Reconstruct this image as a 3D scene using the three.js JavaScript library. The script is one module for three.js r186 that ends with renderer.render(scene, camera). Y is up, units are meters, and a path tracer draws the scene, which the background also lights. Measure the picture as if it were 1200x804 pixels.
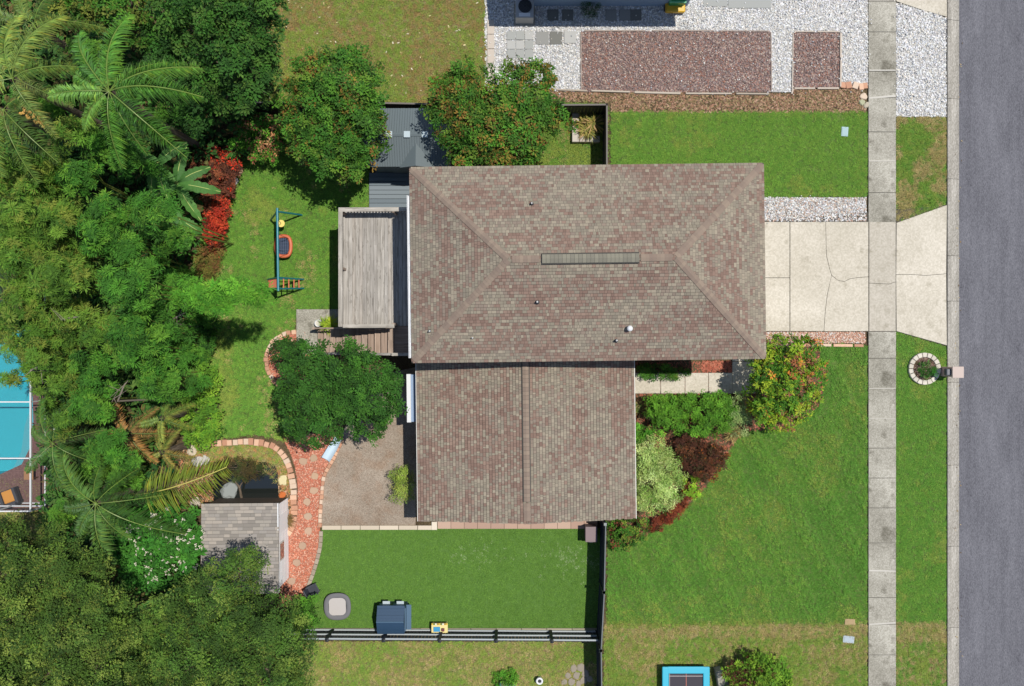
import * as THREE from 'three';
import { mergeGeometries } from 'three/addons/utils/BufferGeometryUtils.js';
import { RoundedBoxGeometry } from 'three/addons/geometries/RoundedBoxGeometry.js';

// ---------------------------------------------------------------- camera, sky, sun, exposure
const H = 38, SC = 0.0385;                       // flying height in metres; metres per survey unit on the ground
const scene = new THREE.Scene();
const camera = new THREE.PerspectiveCamera(2 * Math.atan(402 * SC / H) * 180 / Math.PI, 1200 / 804, 0.5, 900);
camera.up.set(0, 0, -1);
camera.position.set(0, H, 0);
camera.lookAt(0, 0, 0);
const renderer = new THREE.WebGLRenderer({ antialias: true });
renderer.toneMapping = THREE.LinearToneMapping;
renderer.toneMappingExposure = 1.15;
renderer.shadowMap.enabled = true;
const SUN = new THREE.Vector3(0.33, 1, -0.15).normalize();
{
  const w = 256, h = 128, d = new Float32Array(w * h * 4);
  for (let j = 0; j < h; j++) for (let i = 0; i < w; i++) {
    const el = Math.max(0, (j + 0.5) / h - 0.5) * 2, t = Math.pow(1 - el, 3), k = (j * w + i) * 4;
    d[k] = 0.13 + 0.34 * t; d[k + 1] = 0.20 + 0.33 * t; d[k + 2] = 0.36 + 0.26 * t; d[k + 3] = 1;
  }
  const sky = new THREE.DataTexture(d, w, h, THREE.RGBAFormat, THREE.FloatType);
  sky.mapping = THREE.EquirectangularReflectionMapping; sky.magFilter = THREE.LinearFilter; sky.needsUpdate = true;
  scene.background = sky; scene.environment = sky;
}
const sun = new THREE.DirectionalLight(new THREE.Color(1, 0.95, 0.87), 4.2);
sun.name = 'sun'; sun.position.copy(SUN).multiplyScalar(80); sun.castShadow = true;
Object.assign(sun.shadow.camera, { left: -30, right: 30, top: 30, bottom: -30, near: 10, far: 160 });
sun.shadow.mapSize.set(4096, 4096);
scene.add(sun, sun.target);

// ---------------------------------------------------------------- helpers
function rng(a) { return () => { a |= 0; a = a + 0x6D2B79F5 | 0; let t = Math.imul(a ^ a >>> 15, 1 | a); t = t + Math.imul(t ^ t >>> 7, 61 | t) ^ t; return ((t ^ t >>> 14) >>> 0) / 4294967296; }; }
const R = rng(20240607);
const rr = (a, b) => a + (b - a) * R();
// ground survey: plan position (e, s) in survey units plus the height of the point above ground -> metres
const at = (e, s, h = 0) => { const k = SC * (H - h) / H; return new THREE.Vector3((e - 600) * k, h, (s - 402) * k); };
const hash = (i, j, s) => { let n = Math.imul(i, 374761393) + Math.imul(j, 668265263) + Math.imul(s, 974634769) | 0; n = Math.imul(n ^ n >>> 13, 1274126177); return ((n ^ n >>> 16) >>> 0) / 4294967296; };
function vnoise(x, y, s = 0, per = 1 << 20) {
  const i = Math.floor(x), j = Math.floor(y), f = x - i, g = y - j, u = f * f * (3 - 2 * f), v = g * g * (3 - 2 * g), m = a => ((a % per) + per) % per;
  const a = hash(m(i), m(j), s), b = hash(m(i + 1), m(j), s), c = hash(m(i), m(j + 1), s), d = hash(m(i + 1), m(j + 1), s);
  return a + (b - a) * u + (c - a) * v + (a - b - c + d) * u * v;
}
function fbm(x, y, s = 0, oct = 4, per = 1 << 20) { let a = 0, w = 0.5, t = 0; for (let o = 0; o < oct; o++) { a += w * vnoise(x, y, s + o * 17, per); t += w; x *= 2; y *= 2; per *= 2; w *= 0.5; } return a / t; }
const lin = c => { c /= 255; return c <= 0.04045 ? c / 12.92 : Math.pow((c + 0.055) / 1.055, 2.4); };
const K = 0.74;                                   // photograph tone -> base colour
const C = (r, g, b, k = K) => new THREE.Color().setRGB(lin(r) * k, lin(g) * k, lin(b) * k);
const clamp = (x, a, b) => Math.min(b, Math.max(a, x));
const mixc = (a, b, t) => a.map((v, i) => v + (b[i] - v) * clamp(t, 0, 1));
// tiling colour texture; f(u, v) in 0..1 -> [r, g, b] in photograph tones
function tex(n, metres, f, m = n) {
  const d = new Uint8Array(n * m * 4), kk = Math.pow(K, 1 / 2.2);
  for (let j = 0; j < m; j++) for (let i = 0; i < n; i++) { const c = f(i / n, j / m), k = (j * n + i) * 4; for (let q = 0; q < 3; q++) d[k + q] = clamp(c[q] * kk, 0, 255); d[k + 3] = 255; }
  const t = new THREE.DataTexture(d, n, m); t.wrapS = t.wrapT = THREE.RepeatWrapping; t.magFilter = THREE.LinearFilter; t.minFilter = THREE.LinearMipmapLinearFilter; t.generateMipmaps = true;
  t.colorSpace = THREE.SRGBColorSpace; const [a, b] = Array.isArray(metres) ? metres : [metres, metres]; t.repeat.set(1 / a, 1 / b); t.needsUpdate = true; return t;
}
const std = (color, o = {}) => new THREE.MeshStandardMaterial({ color, roughness: 0.8, side: THREE.DoubleSide, ...o });
const mapped = (t, o = {}) => new THREE.MeshStandardMaterial({ map: t, roughness: 0.92, side: THREE.DoubleSide, ...o });

const taken = {};
const numbered = n => { const k = taken[n] = (taken[n] ?? -1) + 1; return k ? `${n}_${String(k).padStart(3, '0')}` : n; };
function tag(o, label, category, group, kind) { if (label) o.userData.label = label; if (category) o.userData.category = category; if (group) o.userData.group = group; if (kind) o.userData.kind = kind; return o; }
function thing(name, label, category, p = new THREE.Vector3(), ry = 0, group) { const o = new THREE.Group(); o.name = numbered(name); o.position.copy(p); o.rotation.y = ry; scene.add(o); return tag(o, label, category, group); }
function mesh(parent, name, geo, mat, x = 0, y = 0, z = 0, ry = 0) { const m = new THREE.Mesh(geo, mat); m.name = parent === scene ? numbered(name) : name; m.position.set(x, y, z); m.rotation.y = ry; m.castShadow = m.receiveShadow = true; parent.add(m); return m; }
const boxes = {};
const box = (w, h, d) => boxes[[w, h, d]] ??= new THREE.BoxGeometry(w, h, d);
const rbox = (w, h, d, r = 0.02, s = 2) => boxes['r' + [w, h, d, r]] ??= new RoundedBoxGeometry(w, h, d, s, r);
const cyl = (r0, r1, h, n = 16) => boxes['c' + [r0, r1, h, n]] ??= new THREE.CylinderGeometry(r0, r1, h, n);
function structure(name, geo, mat, y = 0) { const m = mesh(scene, name, geo, mat, 0, y, 0); m.userData.kind = 'structure'; return m; }
// poly: list of [e, s]; flat slab from y0 to y1
const V2 = p => p.map(([e, s]) => { const v = at(e, s); return new THREE.Vector2(v.x, -v.z); });
function slab(poly, y0, y1, bevel = 0, holes = []) {
  const sh = new THREE.Shape(V2(poly)); for (const h of holes) sh.holes.push(new THREE.Path(V2(h)));
  const g = new THREE.ExtrudeGeometry(sh, { depth: y1 - y0 - bevel, bevelEnabled: bevel > 0, bevelThickness: bevel, bevelSize: bevel, bevelOffset: -bevel, bevelSegments: 1, steps: 1, curveSegments: 8 });
  g.rotateX(-Math.PI / 2); g.translate(0, y0, 0); return g;
}
function sheet(poly, y, holes = []) { const sh = new THREE.Shape(V2(poly)); for (const h of holes) sh.holes.push(new THREE.Path(V2(h))); const g = new THREE.ShapeGeometry(sh, 8); g.rotateX(-Math.PI / 2); g.translate(0, y, 0); return g; }
function smooth(pts, n = 40, closed = false) { const c = new THREE.CatmullRomCurve3(pts.map(([a, b]) => new THREE.Vector3(a, b, 0)), closed, 'centripetal'); return c.getSpacedPoints(n).map(p => [p.x, p.y]); }
const ring = (e, s, rx, ry = rx, n = 28) => Array.from({ length: n }, (_, i) => [e + rx * Math.cos(i / n * 2 * Math.PI), s + ry * Math.sin(i / n * 2 * Math.PI)]);
function inside(p, e, s) { let c = false; for (let i = 0, j = p.length - 1; i < p.length; j = i++) if ((p[i][1] > s) !== (p[j][1] > s) && e < (p[j][0] - p[i][0]) * (s - p[i][1]) / (p[j][1] - p[i][1]) + p[i][0]) c = !c; return c; }
function bounds(p) { let a = 1e9, b = 1e9, c = -1e9, d = -1e9; for (const [x, y] of p) { a = Math.min(a, x); b = Math.min(b, y); c = Math.max(c, x); d = Math.max(d, y); } return [a, b, c, d]; }
// random plan positions in a polygon, per square metre
function scatter(poly, density, holes = []) {
  const [a, b, c, d] = bounds(poly), n = Math.round((c - a) * (d - b) * SC * SC * density), out = [];
  for (let i = 0; i < n; i++) { const e = rr(a, c), s = rr(b, d); if (inside(poly, e, s) && !holes.some(h => inside(h, e, s))) out.push([e, s]); }
  return out;
}
const UP = new THREE.Vector3(0, 1, 0), _m = new THREE.Matrix4(), _q = new THREE.Quaternion(), _q2 = new THREE.Quaternion(), _s = new THREE.Vector3();
function instances(parent, name, geo, mat, list, kind = 'stuff') {   // list: { p, q?, s (number or Vector3), c }
  const im = new THREE.InstancedMesh(geo, mat, list.length); im.name = parent === scene ? numbered(name) : name;
  list.forEach((o, i) => { _s.setScalar(1); if (typeof o.s === 'number') _s.setScalar(o.s); else _s.copy(o.s); im.setMatrixAt(i, _m.compose(o.p, o.q ?? _q.identity(), _s)); im.setColorAt(i, o.c); });
  im.castShadow = im.receiveShadow = true; if (kind) im.userData.kind = kind; parent.add(im); return im;
}
const spin = a => new THREE.Quaternion().setFromAxisAngle(UP, a);
const jit = (c, v = 0.14, h = 0.05) => { const k = 1 + rr(-v, v); return new THREE.Color().setRGB(Math.max(0, c.r * k * (1 + rr(-h, h))), Math.max(0, c.g * k), Math.max(0, c.b * k * (1 + rr(-h, h)))); };
const pick = a => a[Math.floor(R() * a.length)];
function soup(tris, cols) { const g = new THREE.BufferGeometry(); g.setAttribute('position', new THREE.Float32BufferAttribute(tris, 3)); if (cols) g.setAttribute('color', new THREE.Float32BufferAttribute(cols, 3)); return g; }
// tapered limb between two points
function limb(a, b, r0, r1, n = 7) {
  const g = new THREE.CylinderGeometry(r1, r0, a.distanceTo(b), n, 1, true); g.translate(0, a.distanceTo(b) / 2, 0);
  g.applyQuaternion(new THREE.Quaternion().setFromUnitVectors(UP, b.clone().sub(a).normalize())); g.translate(a.x, a.y, a.z); return g;
}
// a curved round bar through points
const bar = (pts, r, n = 8, seg = 0) => new THREE.TubeGeometry(new THREE.CatmullRomCurve3(pts.map(p => new THREE.Vector3(...p))), seg || pts.length * 4, r, n, false);
const strut = (a, b, r, n = 8) => limb(new THREE.Vector3(...a), new THREE.Vector3(...b), r, r, n);

// ---------------------------------------------------------------- surface materials
const nz = (u, v, f, s, o = 4) => fbm(u * f, v * f, s, o, f);
const tConcrete = tex(1024, 9, (u, v) => { const a = nz(u, v, 6, 1, 6), b = nz(u, v, 160, 3, 2), c = nz(u, v, 24, 9, 4); const t = (a - 0.5) * 36 + (b - 0.5) * 34 + Math.max(0, c - 0.66) * -110; return [211 + t, 203 + t, 186 + t * 1.06]; });
const tWalk = tex(1024, 7, (u, v) => { const a = nz(u, v, 7, 21, 6), b = nz(u, v, 200, 23, 2), c = nz(u, v, 20, 29, 4); const t = (a - 0.5) * 60 + (b - 0.5) * 62 - Math.max(0, c - 0.55) * 150; return [172 + t, 168 + t, 155 + t]; });
const tGutter = tex(512, [3, 7], (u, v) => { const b = nz(u, v, 128, 33, 2), a = fbm(u * 12, v * 3, 35, 3, 12); const t = (b - 0.5) * 70 + (a - 0.5) * 46; return [170 + t, 165 + t, 155 + t]; });
const tRoad = tex(1024, [5, 14], (u, v) => { const g = hash(Math.floor(u * 1024), Math.floor(v * 1024), 5), a = fbm(u * 26, v * 3, 41, 3, 26 * 3), b = nz(u, v, 9, 44, 5); const q = fbm(u * 40, v * 112, 47, 2), w = nz(u, v, 256, 48, 2), t = (g - 0.5) * 34 + (w - 0.5) * 46 + (a - 0.5) * 16 + (b - 0.5) * 22 - (q > 0.9 ? 22 : 0) + (q < 0.1 ? 16 : 0); return [107 + t, 107 + t, 114 + t]; });
const tSoil = tex(512, 4, (u, v) => { const a = nz(u, v, 8, 51, 6), b = nz(u, v, 128, 53, 2); const t = (a - 0.5) * 50 + (b - 0.5) * 60; return [86 + t, 72 + t, 46 + t * 0.8]; });
const tGrassBed = tex(512, 3, (u, v) => { const a = nz(u, v, 9, 61, 6), b = nz(u, v, 128, 63, 2); const t = (a - 0.5) * 40 + (b - 0.5) * 70; return [86 + t * 0.8, 112 + t * 0.8, 42 + t * 0.5]; });
const tDry = tex(512, 4, (u, v) => { const a = nz(u, v, 7, 71, 6), b = nz(u, v, 128, 73, 2); const t = (b - 0.5) * 70; return mixc([136 + t, 118 + t, 78 + t], [112 + t, 120 + t, 60 + t], a * 2 - 0.5); });
const tDirt = tex(1024, 6, (u, v) => { const a = nz(u, v, 5, 81, 6), b = nz(u, v, 220, 83, 2), c = nz(u, v, 12, 87, 5); const t = (b - 0.5) * 60 + (a - 0.5) * 34; return mixc([158 + t, 144 + t, 128 + t], [150 + t, 124 + t, 102 + t], (c - 0.5) * 2); });
const tTurf = tex(1024, 4, (u, v) => { const g = hash(Math.floor(u * 700), Math.floor(v * 700), 95), a = nz(u, v, 6, 91, 5), s = Math.sin(u * Math.PI * 2 * 16) * 0.5; const t = (g - 0.5) * 40 + (a - 0.5) * 8 + s * 3; return [84 + t, 122 + t, 44 + t * 0.7]; });
const tWood = tex(512, [1.0, 4], (u, v) => { const a = fbm(u * 60, v * 5, 101, 4, 240), b = nz(u, v, 6, 103, 5), q = fbm(u * 14, v * 14, 107, 3, 14); const t = (a - 0.5) * 66 + (b - 0.5) * 50 - (q > 0.68 ? 24 : 0); return [178 + t, 173 + t, 166 + t]; });
const tWoodBrown = tex(512, [1.0, 4], (u, v) => { const a = fbm(u * 60, v * 5, 111, 4, 240), b = nz(u, v, 6, 113, 5); const t = (a - 0.5) * 70 + (b - 0.5) * 44; return [170 + t, 151 + t, 136 + t]; });
const tStucco = tex(512, 2, (u, v) => { const b = nz(u, v, 96, 121, 3); const t = (b - 0.5) * 24; return [214 + t, 205 + t, 188 + t]; });
const tBark = tex(256, [0.7, 2], (u, v) => { const a = fbm(u * 16, v * 6, 131, 4, 48); const t = (a - 0.5) * 90; return [112 + t, 98 + t, 82 + t]; });

const M = {
  concrete: mapped(tConcrete), walk: mapped(tWalk), gutter: mapped(tGutter), road: mapped(tRoad, { roughness: 0.95 }), soil: mapped(tSoil), grassBed: mapped(tGrassBed), dry: mapped(tDry), dirt: mapped(tDirt), turf: mapped(tTurf),
  wood: mapped(tWood), woodBrown: mapped(tWoodBrown), stucco: mapped(tStucco), bark: mapped(tBark),
  joint: std(C(78, 72, 62)), white: std(C(236, 238, 240), { roughness: 0.5 }), black: std(C(34, 38, 44), { roughness: 0.6 }), charcoal: std(C(52, 55, 60), { roughness: 0.7 }),
  glass: new THREE.MeshPhysicalMaterial({ color: C(60, 70, 78), roughness: 0.08, metalness: 0, clearcoat: 1 }), whitePaint: std(C(226, 224, 216), { roughness: 0.6 }),
  leaf: new THREE.MeshPhysicalMaterial({ color: 0xffffff, roughness: 0.8, transmission: 0.2, thickness: 0, side: THREE.DoubleSide, specularIntensity: 0.6 }),
  blade: std(0xffffff, { roughness: 0.9 }), stone: std(0xffffff, { roughness: 0.95 }), vcol: std(0xffffff, { vertexColors: true, roughness: 0.95 }),
};

// ---------------------------------------------------------------- ground, road, pavements
structure('ground', sheet([[-7400, -7400], [8600, -7400], [8600, 8200], [-7400, 8200]], 0, [[[-60, 372], [36, 372], [37.5, 430], [40, 500], [37, 522], [26, 544], [0, 556], [-60, 560]]]), M.soil, -0.02);
structure('road', slab([[1123.5, -700], [1390, -700], [1390, 1500], [1123.5, 1500]], -0.015, -0.004), M.road);
const walkL = 1017, walkR = 1049.5;
{ // kerb and gutter in cast lengths
  const kerb = structure('kerb', slab([[1109, -700], [1124, -700], [1124, 1500], [1109, 1500]], -0.015, 0.0), M.joint);
  const ys = [-700, -520, -340, -160, 24, 116, 210, 300, 353, 448, 545, 640, 735, 830, 1000, 1170, 1500];
  for (let i = 0; i + 1 < ys.length; i++) {
    const a = at(1109.4, ys[i] + 0.25), b = at(1123.8, ys[i + 1] - 0.25), w = b.x - a.x;
    const sh = new THREE.Shape([[0, 0], [0, 0.085], [0.02, 0.095], [w * 0.28, 0.09], [w * 0.5, 0.035], [w * 0.72, 0.016], [w, 0.012], [w, 0]].map(p => new THREE.Vector2(...p)));
    const g = new THREE.ExtrudeGeometry(sh, { depth: b.z - a.z, bevelEnabled: false }); g.translate(a.x, 0, a.z); mesh(kerb, 'kerb_stone', g, M.gutter);
  }
}
{ // pavement slabs
  const walk = structure('sidewalk', slab([[walkL, -700], [walkR, -700], [walkR, 1500], [walkL, 1500]], -0.015, 0.03), M.joint);
  const ys = [-700, -600, -500, -400, -300, -200, -100, -40, 2, 38, 84, 115, 155, 189, 226, 261, 388.5, 420, 455, 490, 525, 560, 595, 636, 668, 700, 731, 767, 805, 850, 950, 1050, 1200, 1500];
  for (let i = 0; i + 1 < ys.length; i++) { if (ys[i] === 261) continue; const t = rr(-0.004, 0.008); mesh(walk, 'paving_slab', slab([[walkL + 0.2, ys[i] + 0.3], [walkR - 0.2, ys[i] + 0.3], [walkR - 0.2, ys[i + 1] - 0.3], [walkL + 0.2, ys[i + 1] - 0.3]], 0, 0.065 + t, 0.008), M.walk); }
  for (const [y0, tilt, w] of [[83, 0, 1.5], [115.5, -3, 1.9], [189, 0, 1.1], [455, 0, 0.8], [490, 0, 0.7], [668, 1, 2.0], [731, -2, 1.4]]) {   // pale mortar patches along lifted joints
    const p = slab([[walkL + 0.6, y0 - w / 2], [walkR - 0.8, y0 - w / 2 + tilt], [walkR - 0.8, y0 + w * 0.4 + tilt * 0.7], [walkL + 0.6, y0 + w / 2]], 0.05, 0.082); mesh(walk, 'mortar_patch', p, std(C(204, 200, 190)));
  }
}
{ // driveway: cast panels, some broken along cracks
  const d = structure('driveway', slab([[880, 260], [1109, 240.5], [1109, 405.5], [1049, 388.5], [880, 388.5]], -0.015, 0.02), M.joint);
  const crackA = [[967, 260.4], [967.5, 284], [968, 300], [971, 313], [974, 323]], crackB = [[974, 323], [969, 345], [966.5, 365], [965, 388]], crackC = [[974, 323], [982, 329], [989, 330], [995, 327], [1004, 325.5], [1017, 324.5]], crackD = [[1019, 332], [1030, 332.5], [1041, 333], [1049, 330.5]], crackE = [[1049.5, 322], [1068, 321.8], [1084, 323], [1096, 322], [1108, 321]];
  const off = (c, o) => c.map(([a, b]) => [a + o[0], b + o[1]]), rev = c => [...c].reverse(), g = 0.22;
  const P = [
    [[880, 260.4], [924.8, 260.4], [924.8, 325.4], [880, 325.4]], [[880, 326], [924.8, 326], [924.8, 388], [880, 388]],
    [[925.6, 260.4], ...off(crackA, [-g, 0]), ...off(crackB, [-g, 0]).slice(1), [925.6, 388]],
    [...off(crackA, [g, -g]), ...off(crackC, [0, -g]).slice(1), [1017, 260.4]],
    [...off(crackC, [0, g]), [1017, 388], ...rev(off(crackB, [g, g])).slice(0, -1)],
    [[1018, 260.4], [1049, 260.4], ...rev(off(crackD, [0, -g])), [1018, 331.8]], [[1018, 332.2], ...off(crackD, [0, g]), [1049, 388], [1018, 388]],
    [[1050, 261.5], [1108.8, 240.7], ...rev(off(crackE, [0, -g]))], [...off(crackE, [0, g]), [1108.8, 404.6], [1050, 388]],
  ];
  P.forEach((p, i) => mesh(d, 'concrete_panel', slab(p, 0, 0.066 + rr(-0.001, 0.002), 0.004), i === 5 || i === 6 ? mapped(tConcrete, { color: new THREE.Color(0.86, 0.86, 0.87) }) : M.concrete));
}
// neighbour's drive edge at the top of the verge
structure('neighbour_driveway', slab([[1040, -60], [1109, -60], [1109, 20], [1080, 12], [1050, 2]], -0.015, 0.06, 0.006), M.concrete);

// ---------------------------------------------------------------- lawns: bed sheet + tufts
function bladeTuft(seed, n, len, lean) {
  const r = rng(seed), t = [];
  for (let i = 0; i < n; i++) {
    const a = r() * 6.283, d = Math.sqrt(r()) * 0.075, x = Math.cos(a) * d, z = Math.sin(a) * d, b = r() * 6.283, l = len * (0.6 + 0.7 * r()), k = lean * (0.5 + 0.8 * r()), w = 0.007 + 0.006 * r();
    const px = -Math.sin(b) * w, pz = Math.cos(b) * w, tx = x + Math.cos(b) * l * Math.sin(k), tz = z + Math.sin(b) * l * Math.sin(k), ty = l * Math.cos(k);
    t.push(x - px, 0, z - pz, x + px, 0, z + pz, tx, ty, tz);
  }
  return soup(t);
}
const tufts = [bladeTuft(1, 14, 0.085, 1.05), bladeTuft(2, 12, 0.11, 1.0)];
const G2 = (r, g, b) => C(r, g, b, 1.08), lush = [G2(98, 138, 46), G2(86, 130, 40), G2(108, 144, 50)], lushDark = [G2(80, 128, 38), G2(88, 134, 44)], dryT = [G2(164, 148, 98), G2(152, 138, 86), G2(138, 132, 74)], olive = [G2(114, 138, 52), G2(126, 142, 58)];
const frontBed = [[739, 424], [890, 424], [905, 400], [960, 402], [965, 470], [925, 505], [870, 505], [845, 545], [820, 580], [785, 610], [742, 636], [715, 636], [715, 612], [739, 612]];
const GRASS = [], BARE = [frontBed, ring(1082, 432, 17), [[348, 362], [404, 362], [404, 392], [348, 392]]];
function lawn(name, label, poly, density, bed, tone, holes = [], y = 0.012, mown = 0) {
  const m = structure(name, sheet(poly, y, holes), bed);
  const list = scatter(poly, density, [...holes, ...BARE]).map(([e0, s0]) => { const e = e0 + rr(-1.4, 1.4), s = s0 + rr(-1.4, 1.4); const p = at(e, s); p.y = y; const q = spin(R() * 6.283); if (mown) q.premultiply(_q2.setFromAxisAngle(new THREE.Vector3(0.5, 0, 0.86), (Math.sin((e * 0.86 - s * 0.5) * 0.16) > 0 ? 1 : -1) * mown)); return { p, q, s: rr(0.7, 1.25), c: jit(tone(e, s), 0.2, 0.08) }; });
  GRASS.push([name, label, list]); return m;
}
const N2 = (e, s, f, sd) => fbm(e * f, s * f, sd, 3);
const backLawn = [[262, 205], [284, 186], [330, 180], [432, 180], [432, 246], [404, 246], [404, 362], [348, 362], [345, 388], [322, 396], [311, 420], [318, 444], [340, 470], [356, 500], [350, 521], [330, 516], [300, 509], [262, 513], [228, 520], [215, 470], [222, 420], [215, 340], [232, 290], [246, 240]];
lawn('back_lawn', 'green mown grass of the back lawn beside the deck', backLawn, 190, M.grassBed, (e, s) => { const n = N2(e, s, 0.02, 200), m = N2(e, s, 0.06, 201), w = clamp((s - 380) / 80, 0, 1) * 0.12; return n + w > 0.58 && R() < (n + w - 0.5) * 4 ? pick(olive) : m > 0.68 && R() < 0.35 ? pick(dryT) : R() < 0.3 ? pick(lushDark) : pick(lush); });
const northBack = [[300, -40], [570, -40], [568, 30], [572, 126], [300, 126]];
lawn('neighbour_back_lawn', 'patchy brown grass behind the grey pavilion', northBack, 150, M.dry, (e, s) => { const n = N2(e, s, 0.022, 210) + (s > 85 ? 0.06 : 0); return n > 0.54 && R() < 0.7 ? pick(olive) : R() < 0.62 ? G2(132 + 16 * R(), 116 + 10 * R(), 72) : pick(olive); });
const northLawn = [[716, 131], [1012, 131], [1016, 132], [1016, 230.5], [880, 230.5], [716, 205]];
lawn('side_lawn', 'bright green lawn strip north of the house', northLawn, 200, M.grassBed, (e, s) => { const n = N2(e, s, 0.03, 220); return (n > 0.66 || s < 138 && R() < 0.3 || e > 1002 && R() < 0.3) && R() < 0.5 ? pick(olive) : pick(lush); });
lawn('side_yard_grass', 'worn grass beside the planter enclosure', [[600, 118], [712, 122], [712, 205], [600, 205]], 170, M.grassBed, (e, s) => N2(e, s, 0.05, 230) > 0.5 ? pick(olive) : R() < 0.3 ? pick(dryT) : pick(lush));
const frontLawn = [[740, 462], [862, 462], [880, 400], [1016, 405.5], [1016, 731], [900, 731], [780, 735], [712, 736], [712, 612], [742, 600]];
lawn('front_lawn', 'dense green grass of the front lawn', frontLawn, 200, M.grassBed, (e, s) => { const n = N2(e, s, 0.025, 240), stripe = Math.sin(e * 0.12 + s * 0.03) * 0.05; return s > 722 && R() < (s - 722) / 12 ? pick(olive) : n + stripe > 0.62 && R() < 0.45 ? pick(olive) : n < 0.42 ? pick(lushDark) : pick(R() < 0.6 ? lush : lushDark); }, [], 0.012, 0.3);
const southFront = [[708, 731], [1016, 731], [1016, 900], [708, 900]];
lawn('neighbour_front_lawn', 'dry yellowish grass south of the green lawn', southFront, 160, M.dry, (e, s) => { const n = N2(e, s, 0.03, 250); return s < 748 && R() < 0.65 ? pick(dryT) : n > 0.5 ? (R() < 0.7 ? pick(olive) : pick(lush)) : R() < 0.5 ? pick(dryT) : pick(olive); });
const southBack = [[300, 752], [700, 752], [700, 900], [300, 900]];
lawn('neighbour_side_lawn', 'patchy dry grass beyond the rail fence', southBack, 160, M.dry, (e, s) => { const n = N2(e, s, 0.035, 260); return n > 0.55 && R() < 0.75 ? pick(olive) : n > 0.62 ? pick(lush) : R() < 0.55 ? pick(dryT) : pick(olive); });
lawn('verge_north', 'green verge grass with brown patches by the kerb', [[1050, 138], [1108.6, 138], [1108.6, 240], [1050, 261]], 190, M.grassBed, (e, s) => { const n = N2(e, s, 0.05, 270); return e + s * 0.2 > 1112 && n > 0.42 && R() < 0.7 || n > 0.6 ? pick(dryT) : R() < 0.4 ? pick(olive) : pick(lush); });
lawn('verge_middle', 'green verge grass around the mailbox ring', [[1050, 389], [1108.6, 406], [1108.6, 729], [1050, 729]], 200, M.grassBed, (e, s) => { const n = N2(e, s, 0.04, 280); return n > 0.62 && R() < 0.5 ? pick(olive) : pick(R() < 0.5 ? lush : lushDark); });
lawn('verge_south', 'dry verge grass beside the kerb', [[1050, 729], [1108.6, 729], [1108.6, 900], [1050, 900]], 170, M.dry, (e, s) => s < 752 && R() < 0.7 ? pick(dryT) : N2(e, s, 0.05, 290) > 0.55 ? pick(olive) : R() < 0.4 ? pick(dryT) : pick(lush));
lawn('pool_side_lawn', 'strip of dry grass by the pool cage', [[-30, 560], [75, 560], [75, 640], [-30, 640]], 150, M.dry, () => R() < 0.5 ? pick(olive) : pick(dryT));
const pondLawn = [[222, 523], [262, 519], [310, 521], [330, 531], [338, 548], [343, 580], [300, 545], [222, 545]];
lawn('pond_side_grass', 'short grass along the brick ring of the pond', pondLawn, 150, M.dry, (e, s) => R() < 0.5 ? pick(olive) : R() < 0.5 ? pick(dryT) : C(196, 140, 92));
GRASS.forEach(([n, label, list], i) => tag(instances(scene, n.replace(/_(lawn|grass|north|middle|south)$/, '') + '_grass', tufts[i % 2], M.blade, list), label, 'grass', null, 'stuff'));

// artificial turf
const turfPoly = [...smooth([[377, 619], [376, 640], [368, 670], [357, 700], [345, 738]], 20), [701, 738], [705, 619]];
structure('artificial_turf', slab(turfPoly, -0.015, 0.018), M.turf);
{ const t = bladeTuft(7, 16, 0.045, 0.9), pal = [G2(88, 126, 44), G2(80, 118, 40), G2(96, 134, 50)], worn = G2(140, 160, 112); // flattened, faded pile near the gate
  tag(instances(scene, 'turf_pile', t, M.blade, scatter(turfPoly, 200).map(([e, s]) => { const p = at(e, s); p.y = 0.018; const f = Math.exp(-(((e - 672) / 30) ** 2 + ((s - 655) / 16) ** 2)) + 0.7 * Math.exp(-(((e - 560) / 34) ** 2 + ((s - 650) / 10) ** 2)); return { p, q: spin(R() * 6.283), s: rr(0.7, 1.2), c: jit(R() < f * N2(e, s, 0.12, 300) * 0.4 ? worn : pick(pal), 0.1, 0.03) }; })), 'short even pile of the artificial turf yard', 'turf', null, 'stuff'); }

// ---------------------------------------------------------------- gravel and mulch
const chipGeo = new THREE.IcosahedronGeometry(1, 0);
const flake = (() => { const g = new THREE.BoxGeometry(2, 0.5, 1.1); return g; })();
function loose(name, label, cat, poly, density, size, flat, pal, geo = chipGeo, y = 0.012, holes = []) {
  return tag(instances(scene, name, geo, M.stone, scatter(poly, density, holes).map(([e, s]) => { const p = at(e, s), k = size * rr(0.55, 1.25); p.y = y + k * flat * 0.4; _q2.setFromEuler(new THREE.Euler(rr(-0.4, 0.4), R() * 6.283, rr(-0.4, 0.4))); return { p, q: _q2.clone(), s: new THREE.Vector3(k, k * flat, k * rr(0.6, 1)), c: jit(pick(pal), 0.16, 0.04) }; })), label, cat, null, 'stuff');
}
const whites = [C(236, 236, 236), C(222, 224, 228), C(246, 246, 244), C(210, 208, 204), C(170, 172, 176), C(232, 226, 214)];
const purples = [C(156, 132, 126), C(138, 114, 110), C(172, 144, 132), C(118, 100, 98), C(190, 172, 160), C(164, 120, 104), C(146, 132, 130)];
const corals = [C(218, 134, 104), C(204, 118, 90), C(228, 156, 128), C(186, 106, 82), C(226, 186, 162), C(176, 126, 104)];
const bedY = 0.008;
const whiteBed = std(C(190, 188, 184)), brownBed = std(C(128, 106, 98)), coralBed = std(C(180, 112, 88)), mulchBed = mapped(tSoil);
const wg = [[568, -30], [1017, -30], [1017, 100], [985, 100], [985, 38], [929, 38], [929, 108], [903, 108], [903, 37], [681, 37], [681, 108], [568, 104]];
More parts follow.
